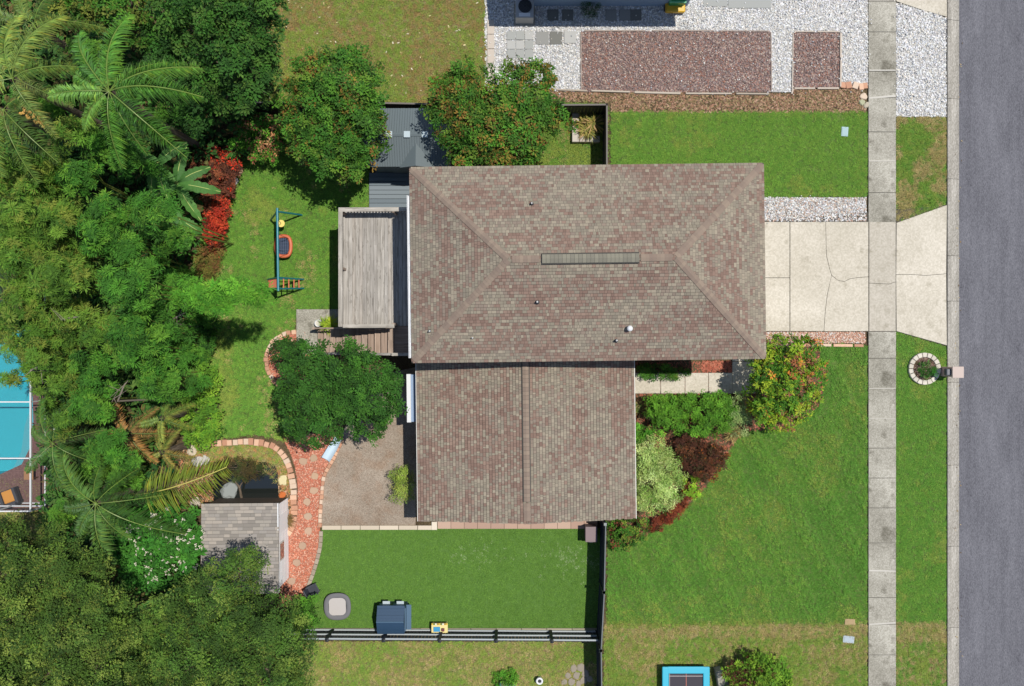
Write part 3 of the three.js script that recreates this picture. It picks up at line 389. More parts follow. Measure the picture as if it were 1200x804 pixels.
// ---------------------------------------------------------------- raised deck with stair
{
  const x0 = -7.07, x1 = -3.52, zN = -5.5, zS = -0.72, F = 2.4, T = 3.28;
  const d = thing('deck', 'raised weathered grey timber deck with railing and stair', 'deck', new THREE.Vector3(), 0);
  const woods = [M.wood, ...[[1.05, 1.04, 1.02], [0.9, 0.89, 0.88], [0.98, 0.95, 0.92]].map(c => mapped(tWood, { color: new THREE.Color(...c.map(v => Math.min(1, v * 0.95))) }))];
  const browns = [M.woodBrown, mapped(tWoodBrown, { color: new THREE.Color(0.86, 0.82, 0.8) }), mapped(tWoodBrown, { color: new THREE.Color(0.95, 0.9, 0.86) })];
  const plank = (w, h, l, s) => { const g = new THREE.BoxGeometry(w, h, l), uv = g.attributes.uv, p = g.attributes.position; for (let i = 0; i < uv.count; i++) uv.setXY(i, p.getX(i) + p.getY(i) + s, p.getZ(i) + s * 1.7); return g; };
  for (let x = x0 + 0.08, i = 0; x < x1; x += 0.152, i++) mesh(d, 'deck_board', plank(0.143, 0.04, zS - zN - 0.01, i * 0.37), pick(woods), x, F - 0.02 + rr(-0.003, 0.003), (zN + zS) / 2);
  for (let z = zS + 0.08, i = 0; z < 0.5; z += 0.152, i++) { const m = mesh(d, 'deck_board', plank(0.143, 0.04, 1.44, i * 0.51), pick(browns), -4.24, F - 0.022 + rr(-0.003, 0.003), z); m.rotation.y = Math.PI / 2; }
  for (const z of [zN + 0.1, -3.1, zS - 0.05, 0.4]) mesh(d, 'joist', box(x1 - (z > 0 ? -4.95 : x0), 0.2, 0.05), M.woodBrown, (x1 + (z > 0 ? -4.95 : x0)) / 2, F - 0.15, z);
  for (const [x, z] of [[x0 + 0.015, zN + 0.06], [x0 + 0.015, -3.1], [x0 + 0.015, zS - 0.02], [-4.9, zN + 0.06], [-4.9, zS - 0.06]]) mesh(d, 'post', box(0.1, T, 0.1), M.woodBrown, x, T / 2 - 0.02, z);
  mesh(d, 'post', box(0.1, 2.3, 0.1), M.woodBrown, -3.7, 1.15, 0.42); mesh(d, 'post', box(0.1, 2.3, 0.1), M.woodBrown, -4.9, 1.15, 0.42);
  // railing
  const rail = (a, b, w, y, m) => { const l = Math.hypot(b[0] - a[0], b[1] - a[1]); const r = mesh(d, 'rail', plank(w, 0.04, l, R() * 3), m, (a[0] + b[0]) / 2, y, (a[1] + b[1]) / 2, Math.atan2(b[0] - a[0], b[1] - a[1])); return r; };
  const lightW = mapped(tWood, { color: new THREE.Color(1, 0.98, 0.94) });
  rail([x0, zN - 0.05], [x0, zS + 0.05], 0.17, T, lightW); rail([x0 - 0.08, zN], [x1, zN - 0.02], 0.17, T + 0.002, lightW); rail([x0 + 0.1, zS + 0.02], [-4.85, zS + 0.02], 0.15, T - 0.002, lightW);
  rail([x0, zN], [x0, zS], 0.06, F + 0.12, M.wood); rail([x0, zN], [x1, zN], 0.06, F + 0.122, M.wood); rail([x0, zS], [-4.9, zS], 0.06, F + 0.124, M.wood);
  const bal = box(0.035, T - F - 0.1, 0.035);
  for (let z = zN + 0.1; z < zS; z += 0.15) mesh(d, 'screen_board', box(0.025, T - 0.25, 0.142), M.wood, x0 - 0.06, (T + 0.2) / 2, z);
  for (let x = x0 + 0.2; x < x1; x += 0.13) mesh(d, 'baluster', bal, M.wood, x, (T + F) / 2, zN);
  for (let x = x0 + 0.2; x < -4.95; x += 0.13) mesh(d, 'baluster', bal, M.wood, x, (T + F) / 2, zS);
  // stair going down to the west
  const n = 12, run = 0.313, rs = F / (n + 1), sx = -4.97;
  for (let i = 0; i < n; i++) mesh(d, 'tread', plank(0.285, 0.045, 1.1, i * 0.6), pick(browns), sx - run * (i + 0.5), F - rs * (i + 1), -0.12);
  for (const z of [-0.66, 0.45]) { const a = [sx + 0.05, F - 0.2, z], b = [sx - run * n - 0.05, 0.02, z]; const l = Math.hypot(b[0] - a[0], b[1] - a[1]); const m = mesh(d, 'stringer', box(l, 0.26, 0.05), M.woodBrown, (a[0] + b[0]) / 2, (a[1] + b[1]) / 2, z); m.rotation.z = Math.atan2(a[1] - b[1], a[0] - b[0]); }
  { const a = [sx - 0.05, F + 0.86], b = [sx - run * n, 0.98], l = Math.hypot(b[0] - a[0], b[1] - a[1]), m = mesh(d, 'handrail', box(l, 0.045, 0.1), M.wood, (a[0] + b[0]) / 2, (a[1] + b[1]) / 2, 0.46); m.rotation.z = Math.atan2(a[1] - b[1], a[0] - b[0]); const m2 = mesh(d, 'handrail', box(l, 0.045, 0.07), M.woodBrown, (a[0] + b[0]) / 2, (a[1] + b[1]) / 2, -0.64); m2.rotation.z = m.rotation.z;
    for (let i = 0; i < n; i += 1) { mesh(d, 'baluster', box(0.035, 0.86, 0.035), M.wood, sx - run * (i + 0.5), F - rs * (i + 1) + 0.43, 0.46); mesh(d, 'baluster', box(0.035, 0.86, 0.035), M.woodBrown, sx - run * (i + 0.5), F - rs * (i + 1) + 0.43, -0.64); }
    for (const z of [0.46, -0.64]) mesh(d, 'post', box(0.1, 1.05, 0.1), M.woodBrown, sx - run * n, 0.52, z); }
  rail([-4.97, 0.47], [x1 - 0.05, 0.47], 0.12, T - 0.04, lightW); for (let x = -4.9; x < x1; x += 0.14) mesh(d, 'baluster', bal, M.wood, x, (T + F) / 2, 0.47);
}
structure('patio_slab', slab([[347.5, 362.5], [412, 362.5], [412, 415], [347.5, 415]], 0, 0.05, 0.008), M.walk);
{ const p = at(374.5, 379), t = thing('planter_pot', 'small white round pot on the concrete patio slab by the stair', 'pot', p.setY(0.05)); mesh(t, 'bowl', new THREE.LatheGeometry([[0.001, 0], [0.1, 0], [0.15, 0.24], [0.165, 0.26], [0.14, 0.26], [0.12, 0.2], [0.001, 0.2]].map(a => new THREE.Vector2(...a)), 20), M.white); mesh(t, 'soil', cyl(0.125, 0.125, 0.02, 16), std(C(220, 214, 200)), 0, 0.225, 0); }

// ---------------------------------------------------------------- grey pavilion shed behind the house
{
  const x0 = -6.25, x1 = -2.6, zN = -9.97, zS = -7.5, E = 2.2, rise = 0.5, zm = (zN + zS) / 2, hz = (zS - zN) / 2, t = thing('pavilion_shed', 'slate grey shed with ribbed gable roof and square skylights', 'shed', new THREE.Vector3((x0 + x1) / 2, 0, zm));
  const w = x1 - x0, slate = std(C(104, 116, 120), { roughness: 0.6 }), dark = slate, sl = Math.hypot(hz, rise), a = Math.atan2(rise, hz);
  mesh(t, 'wall', box(w - 0.3, E, 0.06), dark, 0, E / 2, -hz + 0.2); mesh(t, 'wall', box(0.06, E, 2 * hz - 0.46), dark, -w / 2 + 0.18, E / 2, 0); mesh(t, 'wall', box(0.06, E, 2 * hz - 0.46), dark, w / 2 - 0.18, E / 2, 0); mesh(t, 'wall', box(w - 0.3, E, 0.06), dark, 0, E / 2, hz - 0.2);
  for (const s of [-0.45, 0.45]) { const d = mesh(t, 'door', box(0.86, 1.85, 0.04), slate, s, 0.98, hz - 0.15); mesh(d, 'handle', box(0.03, 0.2, 0.04), M.black, -Math.sign(s) * 0.34, 0, 0.04); }
  const N = 34, pw = w / N;
  for (const s of [-1, 1]) for (let i = 0; i < N; i++) { const m = mesh(t, 'roof_rib', box(pw - 0.008, 0.03, sl), slate, -w / 2 + pw * (i + 0.5), E + rise / 2 + (i % 2) * 0.006, s * hz / 2); m.rotation.x = s * a; }
  mesh(t, 'ridge_cap', ext([[-0.08, -0.025], [0, 0.01], [0.08, -0.025], [0.08, -0.01], [0, 0.03], [-0.08, -0.01]], w), slate, -w / 2, E + rise + 0.025, 0, Math.PI / 2);
  for (const e of [456, 477, 498, 519]) { const p = at(e, 159, 2.72); mesh(t, 'skylight', box(0.26, 0.05, 0.26), std(C(190, 206, 212), { roughness: 0.3 }), p.x - t.position.x, E + rise + 0.05, 0.0); }
  { const p = at(487.5, 180, 2.5).x - t.position.x, dg = mesh(t, 'front_gable', soup((() => { const r = [p, E + rise - 0.12, 0.25], l = [p - 0.72, E + 0.06, hz + 0.06], q = [p + 0.72, E + 0.06, hz + 0.06], f = [p, E + 0.46, hz + 0.06]; return [...r, ...l, ...f, ...r, ...f, ...q, ...l, ...q, ...f]; })()), slate); dg.userData.label = 'small gable over the shed doors'; }
  const g = thing('grey_boardwalk', 'grey composite boards laid before the slate shed', 'boardwalk');
  for (let i = 0; i < 8; i++) mesh(g, 'board', slab([[433, 203 + i * 5.1], [482, 203 + i * 5.1], [482, 207.7 + i * 5.1], [433, 207.7 + i * 5.1]], 0.02, 0.1 + rr(0, 0.004), 0.004), pick([std(C(122, 134, 142)), std(C(114, 126, 134)), std(C(130, 141, 148))]));
}
// ---------------------------------------------------------------- garden shed by the pond
{
  const x0 = -13.3, x1 = -9.98, z0 = 6.88, z1 = 10.7, t = thing('garden_shed', 'white garden shed with light grey shingle roof beside the pond', 'shed', new THREE.Vector3((x0 + x1) / 2, 0, (z0 + z1) / 2), 0.01), w = x1 - x0, d = z1 - z0, E = 1.75, sw = std(C(244, 245, 246, 0.9), { roughness: 0.6 });
  mesh(t, 'wall', box(w - 0.24, E, d - 0.24), sw, 0, E / 2, 0);
  for (let i = 0; i < 7; i++) mesh(t, 'siding_board', box(0.02, 0.22, d - 0.22), sw, w / 2 - 0.108, 0.14 + i * 0.235, 0);
  const rise = 0.22, sl = Math.hypot(d, rise), rf = mesh(t, 'roof', box(w, 0.06, sl), std(C(120, 116, 110)), 0, E + 0.1 + rise / 2, 0); rf.rotation.x = -Math.atan2(rise, d); 
  const pal = [C(168, 161, 152), C(156, 149, 142), C(178, 169, 159), C(146, 140, 133), C(162, 156, 150)];
  const sh = mesh(rf, 'shingle', shingles(new THREE.Vector3(-w / 2, 0.03, -sl / 2), new THREE.Vector3(1, 0, 0), new THREE.Vector3(0, 0, 1), () => [0, w], sl, 0.145, (u, v, r) => { const c = pal[Math.floor(r() * 5)]; return c.clone(); }, 77, [0.16, 0.5]), M.vcol); sh.userData.kind = 'stuff';
  rf.rotation.x = Math.atan2(rise, d) * -1;
  for (let i = 0; i < 6; i++) mesh(t, 'siding_board', box(w - 0.22, 0.26, 0.02), std(C(84, 72, 60)), 0, 0.15 + i * 0.275, -d / 2 + 0.108);
  const win = mesh(t, 'window', box(0.06, 0.7, 0.8), M.whitePaint, w / 2 - 0.1, 1.2, 0.3); mesh(win, 'pane', box(0.02, 0.58, 0.68), M.glass, 0.03, 0, 0);
  mesh(t, 'door', box(0.05, 1.6, 0.75), sw, w / 2 - 0.09, 0.82, -0.9); mesh(t, 'trim', box(0.05, 0.12, d), M.white, w / 2 - 0.03, E + 0.14, 0);
}
// ---------------------------------------------------------------- fences
{ // black board fence east of the turf
  const t = thing('board_fence', 'tall black board fence between turf yard and front lawn', 'fence'), pts = [at(704.5, 604), at(703, 680), at(699.5, 745), at(701, 860)], h = 1.75, mats = [std(C(38, 46, 54), { roughness: 0.6 }), std(C(32, 38, 46), { roughness: 0.6 }), std(C(46, 54, 62), { roughness: 0.6 })];
  for (let k = 0; k < 3; k++) { const a = pts[k], b = pts[k + 1], l = a.distanceTo(b), n = Math.round(l / 0.15), ry = Math.atan2(b.x - a.x, b.z - a.z);
    for (let i = 0; i < n; i++) { const f = (i + 0.5) / n; mesh(t, 'board', box(0.022, h, 0.142), mats[(i * 7 + k) % 3], a.x + (b.x - a.x) * f, h / 2 + 0.03 + rr(-0.008, 0.008), a.z + (b.z - a.z) * f, ry); }
    for (const y of [0.3, 0.95, 1.6]) mesh(t, 'rail', box(0.04, 0.09, l), mats[0], (a.x + b.x) / 2 - 0.035, y, (a.z + b.z) / 2, ry);
    const np = Math.max(1, Math.round(l / 2.4)); for (let i = 0; i <= np; i++) { const f = i / np, p = mesh(t, 'post', box(0.1, h + 0.1, 0.1), mats[1], a.x + (b.x - a.x) * f - 0.02, (h + 0.1) / 2, a.z + (b.z - a.z) * f, ry); mesh(p, 'post_cap', box(0.12, 0.03, 0.12), std(C(150, 156, 156)), 0, (h + 0.1) / 2 + 0.015, 0); }
    mesh(t, 'top_trim', box(0.05, 0.025, l), std(C(112, 118, 118)), (a.x + b.x) / 2 + 0.005, h + 0.055, (a.z + b.z) / 2, ry); }
}
{ // rail fence south of the turf
  const t = thing('rail_fence', 'black fence with pale grey rails along the turf yard', 'fence'), h = 1.35, xs = [328, 391, 455, 518, 582, 645, 699], zy = i => 737.5 + (i - 1) * 0.35, pale = std(C(176, 184, 186), { roughness: 0.5 }), dk = std(C(50, 56, 60), { roughness: 0.6 });
  for (let i = 0; i < xs.length; i++) { const p = at(xs[i], zy(i)); const q = mesh(t, 'post', box(0.13, h + 0.05, 0.13), M.black, p.x, (h + 0.05) / 2, p.z); mesh(q, 'post_cap', new THREE.ConeGeometry(0.11, 0.08, 4, 1), M.black, 0, h / 2 + 0.06, 0, Math.PI / 4);
    if (i + 1 < xs.length) { const b = at(xs[i + 1], zy(i + 1)), l = b.x - p.x - 0.13, cx = (p.x + b.x) / 2, cz = (p.z + b.z) / 2, ry = -Math.atan2(b.z - p.z, b.x - p.x);
      for (const y of [0.16, 0.72, 1.28]) mesh(t, 'rail', box(l, 0.06, 0.06), pale, cx, y, cz - 0.03 + rr(-0.01, 0.01), ry + rr(-0.004, 0.004));
      const n = Math.round(l / 0.15); for (let k = 0; k < n; k++) mesh(t, 'picket', box(0.125, h - 0.1, 0.02), dk, cx + (k + 0.5 - n / 2) * l / n, h / 2, cz + 0.03, ry); } }
  const e = thing('turf_kerb', 'low beige kerb along the foot of the rail fence', 'edging'); for (let i = 0; i < 12; i++) mesh(e, 'kerb_block', slab([[345 + i * 29.6, 735.6], [345 + i * 29.6 + 29, 735.7], [345 + i * 29.6 + 29, 738.4], [345 + i * 29.6, 738.3]], 0, 0.09 + rr(0, 0.01), 0.006), pick([std(C(168, 160, 136)), std(C(152, 146, 124))]));
}
function planFence(name, label, pts, h, mat, step = 0.15) {
  const t = thing(name, label, 'fence');
  for (let k = 0; k + 1 < pts.length; k++) { const a = at(...pts[k]), b = at(...pts[k + 1]), l = a.distanceTo(b), n = Math.max(2, Math.round(l / step)), ry = Math.atan2(b.x - a.x, b.z - a.z);
    for (let i = 0; i < n; i++) { const f = (i + 0.5) / n; mesh(t, 'board', box(0.022, h, step * 0.94), mat, a.x + (b.x - a.x) * f, h / 2 + rr(0, 0.015), a.z + (b.z - a.z) * f, ry); }
    for (const y of [0.25, h - 0.2]) mesh(t, 'rail', box(0.04, 0.08, l), mat, (a.x + b.x) / 2, y, (a.z + b.z) / 2, ry).position.x += 0.03 * Math.cos(ry);
    mesh(t, 'cap_rail', box(0.07, 0.03, l), std(C(118, 112, 106)), (a.x + b.x) / 2, h + 0.025, (a.z + b.z) / 2, ry);
    for (const q of [a, b]) mesh(t, 'post', box(0.09, h + 0.04, 0.09), mat, q.x, (h + 0.04) / 2, q.z, ry); }
}
planFence('boundary_fence', 'dark timber fence along the boundary behind the slate shed', [[290, 131], [400, 131], [505, 133], [600, 136]], 1.5, std(C(66, 60, 56)));
planFence('corner_fence', 'dark fence enclosing the corner planter beside the side lawn', [[640, 135], [706.5, 134.5], [706.5, 212]], 1.6, std(C(54, 50, 50)));
// planter enclosure: pale block edging
{ const t = thing('block_planter', 'pale block edging around the spiky plant in the fenced corner', 'planter'); const cols = [std(C(206, 198, 186)), std(C(190, 180, 168))];
  for (const [a, b, c, d] of [[670, 135, 678, 145.5], [670, 146, 678, 156.5], [670, 157, 678, 168], [678.5, 161, 690, 168], [690.5, 161, 702, 168]]) mesh(t, 'block', slab([[a, b], [c, b], [c, d], [a, d]], 0, 0.3 + rr(0, 0.01), 0.015), pick(cols)); }
// ---------------------------------------------------------------- neighbouring house beyond the north gravel
{
  const t = thing('neighbour_house', 'grey blue walled house beyond the north gravel', 'house', new THREE.Vector3(4.1, 0, -20.2)), wl = std(C(150, 176, 204));
  mesh(t, 'wall', box(7.6, 2.9, 10), wl, 0, 1.45, 0); const rise = 1.5, hz = 5.5;
  for (const s of [-1, 1]) { const m = mesh(t, 'roof', box(8.4, 0.08, Math.hypot(hz, rise)), std(C(120, 110, 104)), 0, 2.85 + rise / 2, s * hz / 2); m.rotation.x = s * Math.atan2(rise, hz); }
  for (const x of [-2.2, 1.8]) { const w = mesh(t, 'window', box(1.2, 1.0, 0.08), M.whitePaint, x, 1.5, 5.02); mesh(w, 'pane', box(1.06, 0.86, 0.02), M.glass, 0, 0, 0.05); }
  for (const s of [-1, 1]) mesh(t, 'gable_wall', ext([[-5, 0], [5, 0], [0, 1.3]], 0.1), wl, s * 3.75 - 0.05, 2.88, 0, Math.PI / 2);
}
// stepping pavers in the neighbour's gravel
{ const lab = 'square grey paver lying in the white gravel', gp = 'pavers in the neighbour gravel', g1 = [std(C(186, 186, 182)), std(C(168, 170, 166)), std(C(150, 150, 146)), std(C(120, 120, 114))];
  const put = (e, s, w, h, m, lb = lab, gr = gp) => tag(mesh(scene, 'garden_paver', slab([[e - w / 2, s - h / 2], [e + w / 2, s - h / 2], [e + w / 2, s + h / 2], [e - w / 2, s + h / 2]], 0, 0.06 + rr(0, 0.01), 0.008), m), lb, 'paver', gr);
  for (const e of [599, 609.5, 620]) for (const s of [42, 53, 63.5]) put(e, s, 10, 10, pick(g1.slice(0, 2)), 'small pale paver in the square of nine near the air conditioner', 'nine pale pavers near the air conditioner'); put(635.5, 45, 15, 15, g1[2], 'mid grey square paver between the nine small pavers and a darker one'); put(651.5, 45, 14.5, 15, g1[3], 'darkest sunlit square paver in the white gravel'); put(668, 44, 14, 14, g1[0], 'palest large square paver beside the long rock bed');
  for (const [e, m] of [[648, 3], [665, 3], [716, 2], [732, 2], [745, 3]]) put(e, 18, 13, 13, g1[m], 'square paver in the shade of the neighbour house', 'shaded pavers under the neighbour eave'); put(838, 3, 28, 10, g1[1], 'short grey slab beside the toy wagon'); put(878, 4, 50, 12, g1[1], 'long grey slab in the white gravel'); 
  const ed = thing('gravel_edging', 'narrow pale concrete edging at the end of the white gravel', 'edging'); for (let i = 0; i < 5; i++) mesh(ed, 'edging_block', slab([[571, 24 + i * 17], [579, 24 + i * 17], [579, 40.4 + i * 17], [571, 40.4 + i * 17]], 0, 0.07, 0.01), std(C(206, 194, 180))); }
{ // air conditioner
  const p = at(614.5, 17.5), t = thing('air_conditioner', 'grey air conditioning unit with round fan grille on the shaded gravel', 'air conditioner', p), g = std(C(176, 178, 180), { roughness: 0.5 });
  mesh(t, 'cabinet', rbox(0.8, 0.75, 0.85, 0.03), g, 0, 0.42, 0); mesh(t, 'base_pad', box(0.95, 0.06, 1.0), M.walk, 0, 0.03, 0); mesh(t, 'fan_opening', cyl(0.3, 0.3, 0.02, 24), M.black, 0.02, 0.802, -0.08);
  for (let i = 0; i < 5; i++) mesh(t, 'grille_ring', new THREE.TorusGeometry(0.07 + i * 0.055, 0.006, 5, 28).rotateX(Math.PI / 2), std(C(90, 92, 94)), 0.02, 0.815, -0.08);
  mesh(t, 'service_label', box(0.5, 0.006, 0.16), M.white, 0, 0.8, 0.3); }
{ // green and yellow toy
  const p = at(790, 2), t = thing('toy_wagon', 'green plastic toy wagon with yellow base on the white gravel', 'toy', p), gr = std(C(40, 150, 88), { roughness: 0.4 }), ye = std(C(226, 180, 46), { roughness: 0.4 });
  mesh(t, 'base', rbox(0.9, 0.22, 1.2, 0.08, 3), ye, 0, 0.24, 0); const b = mesh(t, 'body', rbox(0.72, 0.4, 0.86, 0.06, 3), gr, 0.03, 0.52, -0.1); mesh(b, 'lid_rim', rbox(0.76, 0.06, 0.9, 0.03), std(C(120, 206, 150), { roughness: 0.4 }), 0, 0.2, 0); mesh(b, 'lid', rbox(0.6, 0.05, 0.76, 0.02), gr, 0, 0.225, 0);
  for (const [x, z] of [[-0.42, 0.35], [0.42, 0.35], [-0.42, -0.35], [0.42, -0.35]]) { const w = mesh(t, 'wheel', cyl(0.13, 0.13, 0.08, 16), M.black, x, 0.13, z); w.rotation.z = Math.PI / 2; } }
// ---------------------------------------------------------------- pool and cage at the west edge
const poolLine = [[-60, 372], [36, 372], [37.5, 430], [40, 500], [37, 522], [26, 544], [0, 556], [-60, 560]];
const poolDeckPoly = [[-60, 360], [57, 360], [57, 598], [-60, 598]];
structure('pool_deck', slab(poolDeckPoly, -0.01, 0.05, 0, [poolLine]), mapped(tex(256, 2, (u, v) => { const a = nz(u, v, 40, 141, 3); const t = (a - 0.5) * 40 - ((u * 10) % 1 < 0.06 || (v * 10) % 1 < 0.06 ? 12 : 0); return [124 + t, 92 + t, 88 + t]; })));
{ const basin = structure('pool_basin', slab(poolLine, -1.4, -1.3), std(C(140, 222, 226, 0.85))); const g = slab(poolLine, -1.4, -0.02); const sd = new THREE.ExtrudeGeometry(new THREE.Shape(V2(poolLine)), { depth: 1.35, bevelEnabled: false });
  const pos = []; const v = V2(poolLine); for (let i = 0; i < v.length; i++) { const a = v[i], b = v[(i + 1) % v.length]; pos.push(a.x, -1.35, -a.y, b.x, -1.35, -b.y, b.x, 0.045, -b.y, a.x, -1.35, -a.y, b.x, 0.045, -b.y, a.x, 0.045, -a.y); } mesh(basin, 'pool_wall', soup(pos), std(C(140, 222, 226, 0.85)));
  mesh(basin, 'pool_ledge', slab([[24, 500], [30, 482], [38, 478], [39.8, 500], [36.8, 521], [26, 543], [10, 551], [20, 530]], -1.3, -0.32), std(C(214, 232, 232)));
  structure('pool_water', sheet(poolLine, -0.07), new THREE.MeshPhysicalMaterial({ color: C(170, 226, 234, 1), roughness: 0.04, transmission: 1, thickness: 0, ior: 1.33, side: THREE.DoubleSide, bumpScale: 0.03, bumpMap: (() => { const t = tex(256, 2.2, (u, v) => { const a = nz(u, v, 8, 151, 4) * 255; return [a, a, a]; }); t.colorSpace = THREE.NoColorSpace; return t; })() })); }
{ const t = thing('pool_cage', 'white framed screen enclosure over the turquoise pool', 'pool cage'), h = 2.0, X = at(36, 0, h).x, Z = s => at(0, s, h).z, w = 0.05, al = std(C(232, 234, 236), { roughness: 0.4 });
  const zs = [300, 385, 471, 537, 599].map(Z), X0 = -27;
  const bx = (n, a, b, c, x, y, z) => mesh(t, n, box(a, b, c), al, x, y, z);
  bx('beam', w, 0.1, zs[4] - zs[0], X, h, (zs[4] + zs[0]) / 2); for (const z of zs) bx('beam', X - X0, 0.1, w, (X + X0) / 2, h + 0.003, z); bx('beam', w, 0.1, zs[4] - zs[0], X - 3, h + 0.002, (zs[4] + zs[0]) / 2);
  for (const z of zs) bx('post', w, h, w, X, h / 2, z); for (const x of [X - 1.5, X - 3]) bx('post', w, h, w, x, h / 2, zs[4]);
  bx('kick_rail', w * 0.8, 0.16, zs[4] - zs[0], X + 0.005, 0.12, (zs[4] + zs[0]) / 2); bx('chair_rail', X - X0, 0.05, w, (X + X0) / 2, 0.85, zs[4] + 0.002); bx('chair_rail', w, 0.05, zs[4] - zs[0], X + 0.002, 0.9, (zs[4] + zs[0]) / 2); bx('kick_rail', X - X0, 0.16, w * 0.8, (X + X0) / 2, 0.12, zs[4]);
  const scr = new THREE.MeshPhysicalMaterial({ color: C(90, 92, 96), roughness: 0.9, transparent: true, opacity: 0.08, side: THREE.DoubleSide });
  for (let i = 0; i < 4; i++) { const l = zs[i + 1] - zs[i] - w; mesh(t, 'screen_panel', box(0.006, h - 0.1, l), scr, X, h / 2, (zs[i] + zs[i + 1]) / 2); mesh(t, 'screen_panel', box(2.9, 0.006, l), scr, X - 1.5, h, (zs[i] + zs[i + 1]) / 2); } }
{ const p = at(18, 581), t = thing('lounge_chair', 'dark lounge chair with orange seat cushion on the pool deck', 'chair', p.setY(0.05), 0.35), dk = std(C(70, 72, 80)); mesh(t, 'seat_base', rbox(0.7, 0.25, 0.75, 0.03), dk, 0, 0.25, 0); mesh(t, 'backrest', rbox(0.7, 0.5, 0.14, 0.03), dk, 0, 0.5, 0.36); for (const s of [-1, 1]) mesh(t, 'armrest', rbox(0.13, 0.2, 0.7, 0.03), dk, s * 0.33, 0.46, 0); mesh(t, 'cushion', rbox(0.52, 0.12, 0.56, 0.05, 3), std(C(226, 156, 66)), 0, 0.43, -0.06); for (const [x, z] of [[-0.3, -0.3], [0.3, -0.3], [-0.3, 0.3], [0.3, 0.3]]) mesh(t, 'leg', box(0.06, 0.14, 0.06), dk, x, 0.07, z); }
{ const p = at(41, 553), t = thing('side_table', 'small brown table on the pool deck beside the cage frame', 'table', p.setY(0.05)); mesh(t, 'tabletop', rbox(0.42, 0.04, 0.55, 0.01), std(C(176, 130, 88)), 0, 0.45, 0); for (const [x, z] of [[-0.17, -0.22], [0.17, -0.22], [-0.17, 0.22], [0.17, 0.22]]) mesh(t, 'leg', box(0.04, 0.43, 0.04), std(C(120, 86, 60)), x, 0.215, z); }
// ---------------------------------------------------------------- swing set
{ const h = 2.0, t = thing('swing_set', 'teal metal swing set with orange climbing rungs on the back lawn', 'swing set'), tl = std(C(28, 128, 142), { roughness: 0.4 }), or = std(C(214, 112, 72), { roughness: 0.5 });
  const N = at(324.8, 248, h), S = at(326, 337, h), A = (v, y = v.y) => [v.x, y, v.z]; const base = (e, s) => { const p = at(e, s); return [p.x, 0, p.z]; };
  mesh(t, 'top_beam', strut([N.x, h, N.z - 0.15], [S.x, h, S.z + 0.15], 0.055, 10), tl);
  for (const [q, p] of [[base(354, 252), N], [base(317, 258), N]]) mesh(t, 'leg', strut(q, A(p), 0.04), tl);
  const legs = []; for (const [e, s] of [[356, 327.5], [356, 338], [314, 327.5], [314, 338]]) { const q = base(e, s), top = [S.x, h, S.z + (s > 332 ? 0.05 : -0.42)]; legs.push([q, top]); mesh(t, 'leg', strut(q, top, 0.04), tl); }
  const L = (a, b, f) => a.map((v, i) => v + (b[i] - v) * f);
  for (let i = 1; i < 8; i++) mesh(t, 'rung', strut(L(...legs[2], i / 8.5), L(...legs[3], i / 8.5), 0.03), or);
  for (let i = 1; i < 5; i++) mesh(t, 'rung', strut(L(...legs[0], i / 5), L(...legs[1], i / 5), 0.03), or);
  mesh(t, 'cross_bar', strut(L(...legs[0], 0.3), L(...legs[2], 0.3), 0.025), tl); mesh(t, 'cross_bar', strut(L(...legs[1], 0.3), L(...legs[3], 0.3), 0.025), tl);
  const yd = at(329.5, 262, 0.7); const disc = mesh(t, 'disc_seat', cyl(0.16, 0.16, 0.05, 22), std(C(246, 222, 120), { roughness: 0.5 }), yd.x, 0.7, yd.z); mesh(disc, 'rope', strut([0, 0.02, 0], [N.x + 0.02 - yd.x, h - 0.72, 0], 0.012), std(C(200, 180, 120)));
  const bk = at(332, 288.5, 0.45), w = 0.31, d = 0.42, rim = new THREE.TubeGeometry(new THREE.CatmullRomCurve3([[-w, -d * 0.6], [-w * 0.6, -d], [w * 0.6, -d], [w, -d * 0.6], [w, d * 0.6], [w * 0.6, d], [-w * 0.6, d], [-w, d * 0.6]].map(([x, z]) => new THREE.Vector3(x, 0, z)), true), 48, 0.085, 8, true);
  const sw = mesh(t, 'basket_swing', rim, or, bk.x, 0.45, bk.z); mesh(sw, 'net', slab(ring(600, 402, w / SC * 0.95, d / SC * 0.98, 20), -0.05, -0.03), std(C(44, 60, 84))); for (let i = -2; i <= 2; i++) { mesh(sw, 'net_cord', strut([i * 0.1, 0, -d], [i * 0.1, 0, d], 0.012, 5), std(C(90, 104, 128))); mesh(sw, 'net_cord', strut([-w, 0.003, i * 0.15], [w, 0.003, i * 0.15], 0.012, 5), std(C(90, 104, 128))); }
  for (const z of [-d * 0.8, d * 0.8]) for (const x of [-w * 0.8, w * 0.8]) mesh(sw, 'rope', strut([x, 0, z], [S.x - bk.x, h - 0.48, z], 0.01), std(C(60, 90, 110))); }
